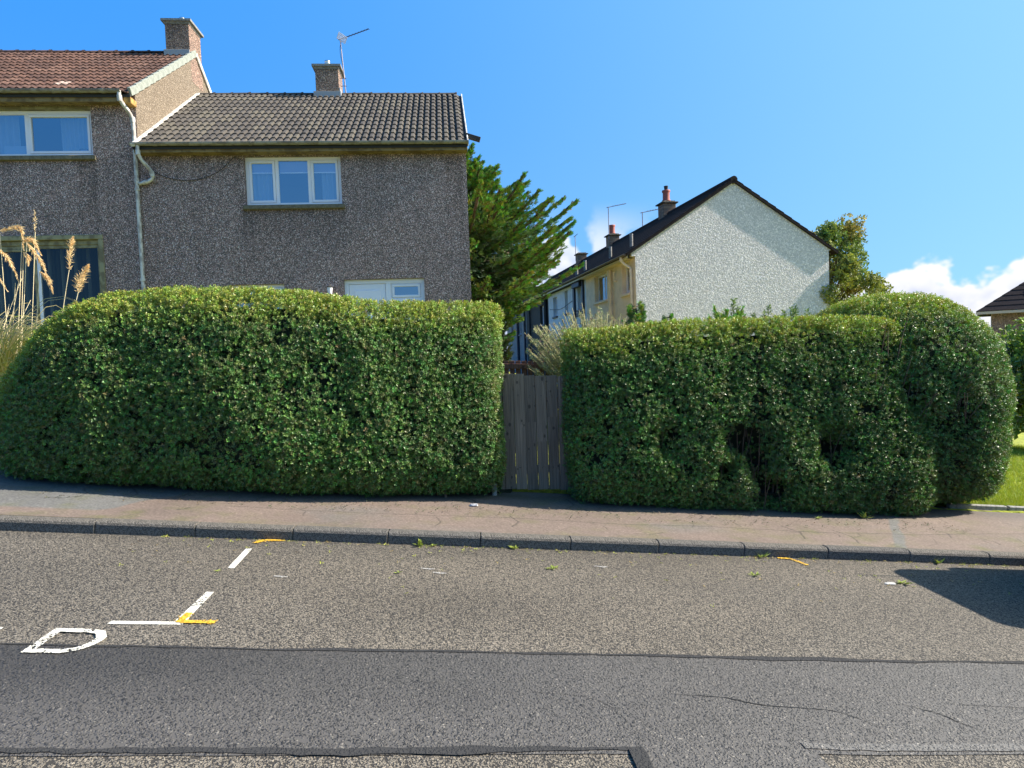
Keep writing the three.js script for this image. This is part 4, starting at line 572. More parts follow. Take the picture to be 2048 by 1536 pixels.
// ---- house at the right edge: hipped dark roof over a grey wall
{
  const h = thing('bungalow', 'house at the right edge with a dark hipped roof', 'house', [23.0, 0, -20], -0.72);
  const yE = 3.05, w = 9, d = 8;
  const wins = [[1.55, 1.2, 3.4, 2.75]];
  part('wall', [wallXY([[0.3, -2], [w, -2], [w, yE], [0.3, yE]], wins, -0.3, 0.25)], std_({ map: dash.map, color: rgb(0.8, 0.78, 0.74) }), h);
  part('wall', [bx(0.3, -2, -d, 0.55, yE, -0.56, 0), bx(0.56, -2, -d, w, yE, -d + 0.25, 0), bx(w - 0.25, -2, -d + 0.26, w, yE, -0.56, 0), bx(0.56, 2.95, -d + 0.26, w - 0.26, 3.0, -0.56, 0), bx(0.56, -0.2, -d + 0.26, w - 0.26, -0.1, -0.56, 0)], M.room, h);
  const P = [], e = 0.25, q = [[-e, yE, e], [w + e, yE, e], [w + e, yE, -d - e], [-e, yE, -d - e], [4, yE + 3.1, -d / 2], [w - 4, yE + 3.1, -d / 2]]; const t3 = (a, b, c) => P.push(...q[a], ...q[b], ...q[c]); t3(0, 1, 4); t3(1, 5, 4); t3(1, 2, 5); t3(2, 3, 4); t3(2, 4, 5); t3(3, 0, 4); t3(0, 3, 2); t3(0, 2, 1);
  const g = new THREE.BufferGeometry(); g.setAttribute('position', new THREE.Float32BufferAttribute(P, 3)); const roof = part('roof', [g], M.slate, h);
  const N = 14; for (let i = 0; i < N; i++) { const t = i / N, u = (i + 1) / N, X = (k, z) => lerp(-e, 4, k), y0 = yE + 3.1 * t, z0 = lerp(e, -d / 2, t), z1 = lerp(e, -d / 2, u), y1 = yE + 3.1 * u; const c = new THREE.BufferGeometry(), A = [lerp(-e, 4, t), y0 + 0.026, z0 + 0.018], B = [lerp(w + e, w - 4, t), y0 + 0.026, z0 + 0.018], C = [lerp(w + e, w - 4, u), y1 + 0.012, z1], D = [lerp(-e, 4, u), y1 + 0.012, z1], A2 = [A[0], y0 + 0.003, z0 + 0.012], B2 = [B[0], y0 + 0.003, z0 + 0.012]; c.setAttribute('position', new THREE.Float32BufferAttribute([...A, ...B, ...C, ...A, ...C, ...D, ...A2, ...B2, ...B, ...A2, ...B, ...A], 3)); part('tile_course', [c], M.slate, roof); }
  part('roof_window', [(() => { const b = bx(-0.25, 0, -0.35, 0.25, 0.06, 0.35, 0.01); b.rotateX(0.66); b.translate(1.85, yE + 0.75, -0.75); return b; })()], M.lead, roof);
  part('fascia', bx(-e, yE - 0.12, e - 0.03, w + e, yE - 0.002, e, 0.004), std_({ color: rgb(0.5, 0.42, 0.36) }), h); part('soffit', bx(-e + 0.01, yE - 0.1, -0.29, w + e, yE - 0.085, e - 0.031, 0), M.dark, h);
  win(h, std_({ color: rgb(0.6, 0.56, 0.5) }), wins[0], -0.3, { mull: [2.4], bar: 0.08 });
  shade(h);
}

// ---------------------------------------------------------------- plants
const leafMat = (rough, tr, o = {}) => new THREE.MeshPhysicalMaterial({ color: rgb(1, 1, 1), roughness: rough, transmission: tr, thickness: 0, side: THREE.DoubleSide, ...o });
const hedgeLeafMat = leafMat(0.82, 0.3, { clearcoat: 0.55, clearcoatRoughness: 0.3 }), softLeafMat = leafMat(0.85, 0.35), needleMat = leafMat(0.85, 0.25), strawMat = leafMat(0.8, 0.35);
function leafTri(P, base, dir, side, up, len, wid, fold) { // folded leaf of four triangles
  const b = base, t = b.clone().addScaledVector(dir, len), m = b.clone().addScaledVector(dir, len * 0.5).addScaledVector(up, -fold * 0.25), l = b.clone().addScaledVector(dir, len * 0.45).addScaledVector(side, wid).addScaledVector(up, fold), r = b.clone().addScaledVector(dir, len * 0.45).addScaledVector(side, -wid).addScaledVector(up, fold);
  for (const [x, y, z] of [[b, m, l], [m, t, l], [b, r, m], [m, r, t]]) P.push(x.x, x.y, x.z, y.x, y.y, y.z, z.x, z.y, z.z);
}
function sprig(seed, n, len, wid, stem, spread = 0.9) { // leaves in a rosette up a short shoot, +y outwards
  const R = rng(seed), P = [];
  for (let i = 0; i < n; i++) { const a = i * 2.4 + R() * 0.8, y = stem * (i + 0.5) / n, tilt = lerp(0.2, 0.95, R()) * spread + 0.25 * (i / n), d = V(Math.cos(a) * Math.cos(tilt * 0.8), Math.sin(tilt), Math.sin(a) * Math.cos(tilt * 0.8)).normalize(), s = V(-Math.sin(a), (R() - 0.5) * 0.7, Math.cos(a)).normalize(), u = s.clone().cross(d).normalize(); if (u.y < 0) u.negate(); const k = 0.7 + 0.5 * R(); leafTri(P, V(Math.cos(a) * 0.004, y, Math.sin(a) * 0.004), d, s, u, len * k, wid * k, wid * 0.35); }
  const g = new THREE.BufferGeometry(); g.setAttribute('position', new THREE.Float32BufferAttribute(P, 3)); g.computeVertexNormals(); return g;
}
const Q = new THREE.Quaternion(), S3 = V(1, 1, 1), MT = new THREE.Matrix4(), UP = V(0, 1, 0);
function instances(name, geo, mat, list, parent) { // list: {p, d, s, c}; d = growth direction
  const m = new THREE.InstancedMesh(geo, mat, list.length), C = new THREE.Color(), q2 = new THREE.Quaternion(), R = rng(list.length + 7);
  list.forEach((e, i) => { Q.setFromUnitVectors(UP, e.d); q2.setFromAxisAngle(UP, R() * 6.283); Q.multiply(q2); S3.setScalar(e.s); if (e.sy) S3.set(e.s, e.sy, e.s); MT.compose(e.p, Q, S3); m.setMatrixAt(i, MT); m.setColorAt(i, C.setRGB(...e.c)); });
  m.name = name; m.castShadow = m.receiveShadow = true; m.userData.kind = 'stuff'; parent.add(m); return m;
}
function rndDir(R) { const z = R() * 2 - 1, a = R() * 6.283, r = Math.sqrt(1 - z * z); return V(r * Math.cos(a), z, r * Math.sin(a)); }
// surface of a clipped hedge: cross-sections along x, returned as grid positions + a geometry
function hedgeSurface(nu, nv, f) {
  const P = [], I = []; for (let i = 0; i <= nu; i++) for (let j = 0; j <= nv; j++) P.push(...f(i / nu, j / nv));
  const n = nv + 1; for (let i = 0; i < nu; i++) for (let j = 0; j < nv; j++) { const a = i * n + j, b = a + n; I.push(a, b, a + 1, b, b + 1, a + 1); }
  const g = new THREE.BufferGeometry(); g.setAttribute('position', new THREE.Float32BufferAttribute(P, 3)); g.setIndex(I); g.computeVertexNormals(); return g;
}
const sup = (a, n) => [Math.sign(Math.cos(a)) * Math.pow(Math.abs(Math.cos(a)), 2 / n), Math.sign(Math.sin(a)) * Math.pow(Math.abs(Math.sin(a)), 2 / n)];
function loft({ x0, x1, top, bot, zf, zb, rl, rr, n = 5, nEnd = 2.6, lean = 0.55 }) { // a long hedge; zf/zb front and back, rl/rr end roundings
  return (u, v) => { const x = lerp(x0, x1, 0.5 - 0.5 * Math.cos(Math.PI * u)), dl = x - x0, dr = x1 - x; let k = 1; if (dl < rl) k = Math.min(k, Math.pow(Math.max(0, 1 - Math.pow((rl - dl) / rl, nEnd)), 1 / nEnd)); if (dr < rr) k = Math.min(k, Math.pow(Math.max(0, 1 - Math.pow((rr - dr) / rr, nEnd)), 1 / nEnd)); k = Math.max(k, 0.02);
    const [cz, sy] = sup(v * 2 * Math.PI, n), yt = top(x), yb = bot(x), cy = (yt + yb) / 2, hy = (yt - yb) / 2, c = (zf(x) + zb(x)) / 2, hz = (zf(x) - zb(x)) / 2 * k;
    const t = (sy * 0.5 + 0.5); return [x, cy + hy * sy, c + hz * cz * (1 - 0.1 * Math.pow(1 - t, 4) - lean * Math.pow(t, 1.5) - 0.12 * Math.pow(t, 8))]; };
}
function hedge(name, label, geo, { seed, count, holes = [], topY, stems, hollow = 0.16 }) {
  const h = thing(name, label, 'hedge'); const R = rng(seed);
  // gentle unevenness of the clipped face
  const p = geo.attributes.position, nm = geo.attributes.normal; const dir = new THREE.Vector3();
  const dig = (x, y, z) => { let d = 0; for (const [hx, hy, r, k] of holes) { const q = Math.hypot((x - hx) / r[0], (y - hy) / r[1]); d = Math.max(d, k * sstep(1.25, 0.5, q)); } return d; };
  for (let i = 0; i < p.count; i++) { const x = p.getX(i), y = p.getY(i), z = p.getZ(i); let o = (fbm3(x * 1.1, y * 1.1, z * 1.1 + seed, 3) - 0.5) * 0.2 + (fbm3(x * 4, y * 4, z * 4 + seed, 2) - 0.5) * 0.1; if (nm.getZ(i) > 0.2) o -= dig(x, y, z) * 0.42; dir.set(nm.getX(i), nm.getY(i), nm.getZ(i)); p.setXYZ(i, x + dir.x * o, y + dir.y * o * 0.5, z + dir.z * o); }
  geo.computeVertexNormals();
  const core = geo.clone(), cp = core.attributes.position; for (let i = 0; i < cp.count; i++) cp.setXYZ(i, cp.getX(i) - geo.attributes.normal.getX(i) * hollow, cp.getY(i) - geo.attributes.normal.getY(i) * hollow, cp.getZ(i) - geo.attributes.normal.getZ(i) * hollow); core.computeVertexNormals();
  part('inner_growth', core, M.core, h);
  // sample leaves over the faces that can be seen or that shade something
  const ix = geo.index.array, tris = ix.length / 3, cum = new Float64Array(tris); let tot = 0; const a = V(), b = V(), c = V(), na = V(), nb = V(), nc = V();
  for (let t = 0; t < tris; t++) { a.fromBufferAttribute(p, ix[t * 3]); b.fromBufferAttribute(p, ix[t * 3 + 1]); c.fromBufferAttribute(p, ix[t * 3 + 2]); const N = b.clone().sub(a).cross(c.clone().sub(a)); let ar = N.length() / 2; const nz = N.z / (2 * ar + 1e-9); if (nz < -0.5) ar *= 0.3; tot += ar; cum[t] = tot; }
  const lists = [[], [], []];
  for (let k = 0; k < count; k++) {
    const q = R() * tot; let lo = 0, hi = tris - 1; while (lo < hi) { const m = (lo + hi) >> 1; cum[m] < q ? lo = m + 1 : hi = m; }
    let u = R(), v = R(); if (u + v > 1) { u = 1 - u; v = 1 - v; } const w = 1 - u - v, i0 = ix[lo * 3], i1 = ix[lo * 3 + 1], i2 = ix[lo * 3 + 2];
    const pos = V(0, 0, 0).addScaledVector(a.fromBufferAttribute(p, i0), u).addScaledVector(b.fromBufferAttribute(p, i1), v).addScaledVector(c.fromBufferAttribute(p, i2), w);
    const nn = V(0, 0, 0).addScaledVector(na.fromBufferAttribute(geo.attributes.normal, i0), u).addScaledVector(nb.fromBufferAttribute(geo.attributes.normal, i1), v).addScaledVector(nc.fromBufferAttribute(geo.attributes.normal, i2), w).normalize();
    const hole = nn.z > 0.2 ? dig(pos.x, pos.y, pos.z) : 0; if (R() < hole * 0.97) continue;
    const thin = fbm3(pos.x * 5, pos.y * 5, pos.z * 5 + 3, 3); if (R() < sstep(0.54, 0.24, thin) * 0.8) continue;
    const depth = Math.pow(R(), 1.5) * 0.17 - 0.055, onTop = nn.y > 0.45 && R() < 0.5; pos.addScaledVector(nn, -depth - 0.01); if (onTop) pos.y += 0.03 * R();
    const d = nn.clone().multiplyScalar(0.55).addScaledVector(rndDir(R), 0.75); d.x += 0.38; d.y += onTop ? 1.2 : 0.5; d.normalize();
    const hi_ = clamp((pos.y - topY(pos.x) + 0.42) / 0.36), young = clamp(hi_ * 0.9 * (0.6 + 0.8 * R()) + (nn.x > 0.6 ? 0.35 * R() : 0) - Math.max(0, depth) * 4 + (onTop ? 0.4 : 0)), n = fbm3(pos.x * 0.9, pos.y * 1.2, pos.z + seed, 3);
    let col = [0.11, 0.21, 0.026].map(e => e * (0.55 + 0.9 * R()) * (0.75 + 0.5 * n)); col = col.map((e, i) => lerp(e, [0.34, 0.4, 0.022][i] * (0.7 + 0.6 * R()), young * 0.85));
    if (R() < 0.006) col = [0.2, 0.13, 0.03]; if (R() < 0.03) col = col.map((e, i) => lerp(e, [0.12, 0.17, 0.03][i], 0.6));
    lists[Math.floor(R() * 3)].push({ p: pos, d, s: 0.75 + 0.6 * R(), c: col });
  }
  lists.forEach((l, i) => instances('leaves', sprig(seed * 10 + i, 8, 0.0225, 0.0064, 0.032), hedgeLeafMat, l, h));
  const sg = []; for (const [x, z, y] of stems) { sg.push(rod([x, y - 0.1, z], [x + (R() - 0.5) * 0.2, y + 0.9, z - 0.05 + (R() - 0.5) * 0.2], 0.018, 0.008, 6)); } for (const [hx, hy, r] of holes) for (let i = 0; i < 7; i++) { const x = hx + (R() - 0.5) * r[0] * 2, y = hy + (R() - 0.5) * r[1] * 2, z = -1.62 + 0.12 * R(); sg.push(rod([x, y - 0.15, z], [x + (R() - 0.5) * 0.25, y + 0.2 + 0.15 * R(), z + 0.25 * R()], 0.006, 0.003, 5)); }
  part('stems', sg, M.bark, h);
  return h;
}
const stemsAlong = (x0, x1, n, z, seed) => { const R = rng(seed), o = []; for (let i = 0; i < n; i++) { const x = lerp(x0, x1, (i + R()) / n); o.push([x, z + (R() - 0.5) * 0.4, paveY(x, z)]); } return o; };
const topL = x => -0.075 + tri([[-5.36, 1.6], [-5.2, 1.92], [-5.0, 2.24], [-4.75, 2.5], [-4.4, 2.7], [-3.96, 2.81], [-3.4, 2.84], [-2.42, 2.81], [-1.74, 2.77], [-1.18, 2.68], [-0.6, 2.62], [0, 2.59], [0.46, 2.56], [0.58, 2.5]], x);
hedge('clipped_hedge', 'long clipped hedge left of the gate, tall and rounded at its left end', hedgeSurface(130, 110, loft({ x0: -5.36, x1: 0.55, top: topL, bot: x => paveY(x, -1.5) + 0.06, zf: x => tri([[-5.36, -1.35], [-4, -0.98], [-2.5, -0.9], [-1, -1.06], [0, -1.27], [0.6, -1.42]], x), zb: () => -2.6, rl: 1.05, rr: 0.22 })), { seed: 2, count: 104000, topY: topL, holes: [[-2.52, 1.35, [0.06, 0.05], 0.8], [-2.1, 0.75, [0.07, 0.05], 0.8], [-1.15, 1.2, [0.1, 0.12], 0.5]], stems: stemsAlong(-4.6, 0.4, 24, -1.7, 8) });
const topR = x => -0.1 + tri([[1.3, 2.12], [1.45, 2.2], [2.4, 2.23], [3.1, 2.28], [3.8, 2.3], [5.07, 2.29], [5.7, 2.25], [6.0, 2.12], [6.25, 1.75]], x);
hedge('clipped_hedge', 'clipped hedge right of the gate with dark bare gaps low down', hedgeSurface(120, 100, loft({ x0: 1.44, x1: 6.3, top: topR, bot: x => paveY(x, -1.5) + 0.03, zf: x => tri([[1.3, -1.28], [2.2, -1.16], [3.6, -1.18], [5, -1.26], [6.3, -1.4]], x), zb: () => -2.45, rl: 0.25, rr: 0.55 })), { seed: 3, count: 84000, topY: topR, holes: [[3.6, 0.72, [0.36, 0.26], 1], [3.75, 0.4, [0.2, 0.3], 0.85], [4.78, 0.5, [0.28, 0.17], 1], [3.95, 0.05, [0.26, 0.24], 0.95], [2.5, 0.7, [0.1, 0.18], 0.7], [5.95, 1.2, [0.16, 0.2], 0.7], [3.3, 0.35, [0.16, 0.16], 0.8]], stems: stemsAlong(1.6, 6.0, 30, -1.75, 9) });
{ // the taller rounded hedge turning the corner
  const c = [6.54, 0.9, -2.8], topM = x => 2.55 - 0.5 * Math.pow(Math.abs(x - 6.5) / 1.3, 2.4);
  const f = (u, v) => { const a = u * 2 * Math.PI, ph = (v - 0.5) * Math.PI, [ca, sa] = sup(a, 2.6), [cp, sp] = sup(ph, 2.5); const low = clamp(-sp); const cq = sp < 0 ? Math.pow(Math.max(0, 1 - Math.pow(low, 9)), 0.5) * (1 - 0.1 * low) : cp; const lean = 0.16 * (sp + 0.2); let x = c[0] + 1.27 * ca * cq, z = c[2] + 1.32 * sa * cq; const yb = paveY(x, -2) + 0.05, yt = 2.52; const y = lerp(yb, yt, sp * 0.5 + 0.5); return [x - 0.12 * clamp(sp), y, z]; };
  hedge('clipped_hedge', 'tall dome-topped hedge at the right corner beside the lawn', hedgeSurface(110, 90, (u, v) => f(1 - u, v)), { seed: 4, count: 64000, topY: topM, holes: [[5.6, 1.55, [0.25, 0.4], 0.8], [6.6, 1.0, [0.12, 0.1], 0.7]], stems: stemsAlong(6, 7.2, 12, -2.6, 10) });
}
// ---- boarded gate between the hedges
{
  const g = thing('garden_gate', 'weathered grey boarded garden gate between the two hedges', 'gate', [0.44, paveY(0.95, -1.9) + 0.06, -1.9]);
  const R = rng(15), mats = [[1.15, 0.9, 0.66], [0.93, 0.73, 0.54], [1.28, 1.0, 0.74], [0.85, 0.67, 0.5]].map(c => std_({ ...woodTex, color: rgb(...c), bumpScale: 0.003 }));
  for (let i = 0; i < 7; i++) { const b = bx(0, 0, 0, i % 3 === 1 ? 0.1385 : 0.1405, 1.5 + (R() - 0.5) * 0.02 - i * 0.004, 0.02, 0.003); const uv = b.attributes.uv; const ou = R() * 0.6, ov = R(); for (let k = 0; k < uv.count; k++) uv.setXY(k, uv.getX(k) + ou + i * 0.145, uv.getY(k) + ov); const m = part('board', b, mats[i % 4], g); m.position.set(0.02 + i * 0.1435 + (R() - 0.5) * 0.003, 0.02 - i * 0.008 + (R() - 0.5) * 0.012, (R() - 0.5) * 0.006); m.rotation.z = (R() - 0.5) * 0.01; for (const y of [0.28, 0.3, 1.2, 1.22]) part('nail', bx(0.06 + (R() - 0.5) * 0.04, y, 0.0195, 0.066 + (R() - 0.5) * 0.004, y + 0.006, 0.0225, 0), M.dark, m); }
  part('rail', bx(0.02, 0.2, -0.045, 1.02, 0.3, -0.012, 0.004), M.wood, g); part('rail', bx(0.02, 1.18, -0.045, 1.02, 1.28, -0.012, 0.004), M.wood, g); part('brace', (() => { const b = bx(-0.6, -0.045, -0.045, 0.6, 0.045, -0.0125, 0.004); b.rotateZ(0.76); b.translate(0.52, 0.74, 0); return b; })(), M.wood, g);
  const p1 = tag(top('gate_post', [bx(0.32, paveY(0.38, -1.9) - 0.2, -1.98, 0.42, 1.62, -1.88, 0.008)], M.woodDark), 'timber gate post half hidden in the left hedge', 'post');
  const p2 = tag(top('gate_post', [bx(1.47, paveY(1.5, -1.9) - 0.2, -1.98, 1.58, 1.5, -1.88, 0.008)], M.woodDark), 'timber gate post half hidden in the right hedge', 'post');
  tag(top('concrete_block', [bx(0.42, paveY(0.4, -1.8) - 0.1, -1.86, 0.48, paveY(0.4, -1.8) + 0.15, -1.72, 0.015)], M.conc), 'small pale concrete block at the foot of the left gate side', 'block');
  shade(g);
}
// ---- red-brown fence behind the gate
{
  const y = 0.9, f = thing('slat_fence', 'low red-brown slatted fence seen above the gate', 'fence', [0.35, y, -5]);
  const s = bx(0, 0, 0, 0.085, 0.92, 0.018, 0.004); for (let i = 0; i < 18; i++) { const m = part('fence_slat', s, M.redwood, f); m.position.set(i * 0.105, -0.005 * i, 0); }
  part('fence_rail', bx(0, 0.78, 0.019, 1.9, 0.87, 0.05, 0.004).rotateZ(-0.047), M.redwood, f); part('fence_rail', bx(0, 0.2, 0.019, 1.9, 0.29, 0.05, 0.004).rotateZ(-0.047), M.redwood, f); shade(f);
}
function frond(seed, len, n, wid, droop) { // flat spray along +y with narrow side shoots, in the plane x/y
  const R = rng(seed), P = []; const put = (a, b, c) => P.push(...a, ...b, ...c);
  for (let i = 0; i < n; i++) { const t = (i + 0.5) / n, y = len * t, l = wid * Math.sin(Math.PI * clamp(0.25 + 0.75 * (1 - t), 0, 1)) * (0.7 + 0.6 * R()); for (const s of [-1, 1]) { const ty = y + l * (0.65 + 0.4 * R()), tx = s * l, tz = (R() - 0.5) * 0.5 * l - droop * l, w = len * (0.03 + 0.03 * R()); put([0, y - w, 0], [tx, ty, tz], [0, y + w, 0.004]); put([tx * 0.35, y + l * 0.2, tz * 0.3], [tx * 0.75, y + l * 0.15, tz], [tx * 0.5, y + l * 0.4, tz * 0.5]); put([tx * 0.4, y + l * 0.3, tz * 0.3], [tx * 0.45, y + l * 0.85, tz * 0.6], [tx * 0.6, y + l * 0.45, tz * 0.5]); } }
  put([-0.025 * len, 0, 0], [0.025 * len, 0, 0], [0, len * 1.12, -droop * 0.1]);
  const g = new THREE.BufferGeometry(); g.setAttribute('position', new THREE.Float32BufferAttribute(P, 3)); g.computeVertexNormals(); return g;
}
// evergreen: trunk, upswept limbs, flat sprays along every limb
function evergreen(name, label, pos, { h, rBase, limbs, seed, sprayLen, perLimb, y0 = 0.08, shape, lean = 0, bright = 1, tipUp = 0.5, riseTop = 0.55, fan = 0.42 }) {
  const t = thing(name, label, 'tree', pos), R = rng(seed), wood = [], lists = [[], []];
  part('trunk', [rod([0, -0.3, 0], [0.05, h * 0.5, 0], rBase, rBase * 0.55, 10), rod([0.05, h * 0.5, 0], [lean, h * 0.97, 0], rBase * 0.55, 0.02, 8)], M.bark, t);
  for (let i = 0; i < limbs; i++) {
    const f = y0 + (1 - y0) * Math.pow((i + R()) / limbs, 0.9), az = i * 2.39996 + R() * 0.6, L = shape(f, az) * (0.78 + 0.4 * R()), b = V(lean * f, h * f, 0), rise = lerp(riseTop - 0.32, riseTop, f) + (R() - 0.5) * 0.3;
    const d = V(Math.cos(az), rise, Math.sin(az)).normalize(), pts = []; for (let k = 0; k <= 5; k++) { const s = k / 5; pts.push(b.clone().addScaledVector(d, L * s).add(V(0, L * (tipUp * s * s * 0.5 - 0.16 * Math.sin(s * 3)), 0))); }
    const c = new THREE.CatmullRomCurve3(pts); wood.push(mark(std(new THREE.TubeGeometry(c, 6, 0.012 + 0.008 * L, 5, false))));
    const n = Math.round(perLimb * (0.35 + 0.65 * L / shape(0.4, 0)));
    for (let k = 0; k < n; k++) { const s = Math.pow(R(), 0.65), p = c.getPoint(clamp(s, 0, 1)), tg = c.getTangent(clamp(s, 0, 0.99)); const side = tg.clone().cross(UP).normalize(), dd = tg.clone().multiplyScalar(0.9).addScaledVector(side, (R() - 0.5) * 2.4 * (1 - 0.6 * s)).add(V(0, 0.55 * (R() - 0.55), 0)).normalize(); const off = (R() - 0.5) * 2, wd = fan * L * Math.pow(1 - s, 0.9) * Math.min(1, s * 2.2) * (0.75 + 0.5 * Math.sin(s * 31 + i) ); p.addScaledVector(side, off * wd).addScaledVector(tg, Math.abs(off) * wd * 0.5).add(V(0, (R() - 0.5) * 0.24 * (1 - 0.8 * s) - 0.06 * Math.abs(off), 0)); dd.addScaledVector(side, off * 0.7 * (1 - s)).normalize();
      const outer = sstep(0.35, 1, s); const col = [lerp(0.024, 0.12, outer * R()), lerp(0.05, 0.165, outer * (0.3 + 0.7 * R())), lerp(0.008, 0.016, R())].map(v => v * bright * (0.75 + 0.5 * R())); lists[k % 2].push({ p, d: dd, s: (0.7 + 0.6 * R()) * (1 - 0.45 * s), c: col }); }  // sunlit tips and shaded inside are put into the spray colours
  }
  part('limbs', wood, M.bark, t);
  lists.forEach((l, i) => instances('crown', frond(seed + i, sprayLen, 9, sprayLen * 0.42, 0.25), needleMat, l, t));
  return t;
}
evergreen('evergreen_tree', 'large dark evergreen tree behind the pebbledashed house', [0.35, 0.9, -17.2], { h: 8.1, rBase: 0.24, limbs: 330, seed: 5, sprayLen: 0.23, perLimb: 260, y0: 0.1, shape: f => tri([[0, 1.4], [0.26, 1.8], [0.36, 2.4], [0.48, 4.1], [0.62, 4.3], [0.72, 3.6], [0.8, 2.6], [0.9, 1.8], [1, 0.9]], f), lean: -0.3, bright: 2.5, tipUp: 0.2, riseTop: 0.1, fan: 0.46 });
evergreen('young_conifer', 'young feathery conifer behind the right hedge near the cream house', [4.15, 0.5, -8], { h: 2.42, rBase: 0.04, limbs: 40, seed: 6, sprayLen: 0.14, perLimb: 60, y0: 0.12, shape: f => lerp(1.35, 0.1, Math.pow(f, 0.7)), bright: 3.4, tipUp: 0.2 });
evergreen('young_conifer', 'short feathery conifer just right of the taller young one', [4.85, 0.4, -8], { h: 2.25, rBase: 0.035, limbs: 30, seed: 7, sprayLen: 0.13, perLimb: 55, y0: 0.12, shape: f => lerp(1.1, 0.1, Math.pow(f, 0.7)), bright: 3.2, tipUp: 0.2 });
evergreen('young_conifer', 'feathery conifer sprays behind the middle of the right hedge', [6.15, 0.35, -8.4], { h: 2.15, rBase: 0.035, limbs: 44, seed: 8, sprayLen: 0.15, perLimb: 60, y0: 0.12, shape: f => lerp(1.0, 0.35, f), bright: 3.4, tipUp: 0.9, lean: 0.3 });
evergreen('added_dark_shrub', 'added dark evergreen shrub standing in for shaded conifer foliage left of the broom bush', [1.25, 1.2, -14.5], { h: 2.3, rBase: 0.05, limbs: 60, seed: 9, sprayLen: 0.2, perLimb: 60, y0: 0.05, shape: f => lerp(0.75, 0.3, f), bright: 0.6 }).userData.category = 'shrub';  // added shrub, coloured dark to stand in for the shade below the conifer
// pale leafy shoots behind the hedge
function shoots(name, label, cat, [x, y, z], { n, h, spread, seed, col, leafN, leafL, leafW, mat = softLeafMat, stemCol, lean = 0, group, stemR = 0.005 }) {
  const t = thing(name, label, cat, [x, y, z], 0, group), R = rng(seed), st = [], list = [];
  for (let i = 0; i < n; i++) { const a = R() * 6.283, r = Math.sqrt(R()), H = h * (0.6 + 0.45 * R()) * (1 - 0.25 * r), b = [Math.cos(a) * r * 0.18, 0, Math.sin(a) * r * 0.18], e = [Math.cos(a) * r * spread + lean * H, H, Math.sin(a) * r * spread]; const mid = [lerp(b[0], e[0], 0.42), H * 0.55, lerp(b[2], e[2], 0.42)]; st.push(tube([b, mid, e], stemR, 5, 4)); const c = new THREE.CatmullRomCurve3([V(...b), V(...mid), V(...e)]);
    for (let k = 0; k < leafN; k++) { const s = lerp(0.25, 1, Math.pow(R(), 0.8)), p = c.getPoint(s), tg = c.getTangent(s); const d = tg.multiplyScalar(0.9).add(rndDir(R).multiplyScalar(0.8)).normalize(); const v = 0.65 + 0.7 * R(); list.push({ p, d, s: 0.7 + 0.6 * R(), c: col[Math.floor(R() * col.length)].map(q => q * v) }); } }
  part('stems', st, stemCol || M.bark, t); instances('leaves', sprig(seed, 5, leafL, leafW, leafL * 0.8, 0.6), mat, list, t); return t;
}
const fresh = [[0.12, 0.2, 0.03], [0.16, 0.25, 0.05], [0.1, 0.17, 0.03]];
[[6.9, 'left of the group'], [7.7, 'second from the left'], [8.7, 'third from the left'], [9.9, 'nearest the gable corner']].forEach(([x, w], i) => shoots('leafy_shrub', `pale green fern-like shoots below the white gable, ${w}`, 'shrub', [x, 0.3, -9], { n: 26, h: 2.82 + 0.1 * i, spread: 0.5, seed: 40 + i, col: fresh, leafN: 40, leafL: 0.08, leafW: 0.016, group: 'pale shrubs below the white gable' }));
shoots('leafy_shrub', 'bright green shrub under the yellowing tree', 'shrub', [10.6, 0.2, -9.4], { n: 60, h: 3.1, spread: 0.9, seed: 46, col: fresh, leafN: 40, leafL: 0.07, leafW: 0.016 });
shoots('broom_bush', 'pale straw-green twiggy broom bush behind the gate', 'bush', [2.42, 0.62, -4.4], { n: 520, h: 2.1, spread: 1.1, seed: 50, col: [[0.4, 0.42, 0.16], [0.5, 0.5, 0.24], [0.28, 0.34, 0.09], [0.22, 0.13, 0.07]], leafN: 40, leafL: 0.036, leafW: 0.006, mat: strawMat, stemCol: std_({ color: rgb(0.4, 0.36, 0.2) }), lean: -0.1 });
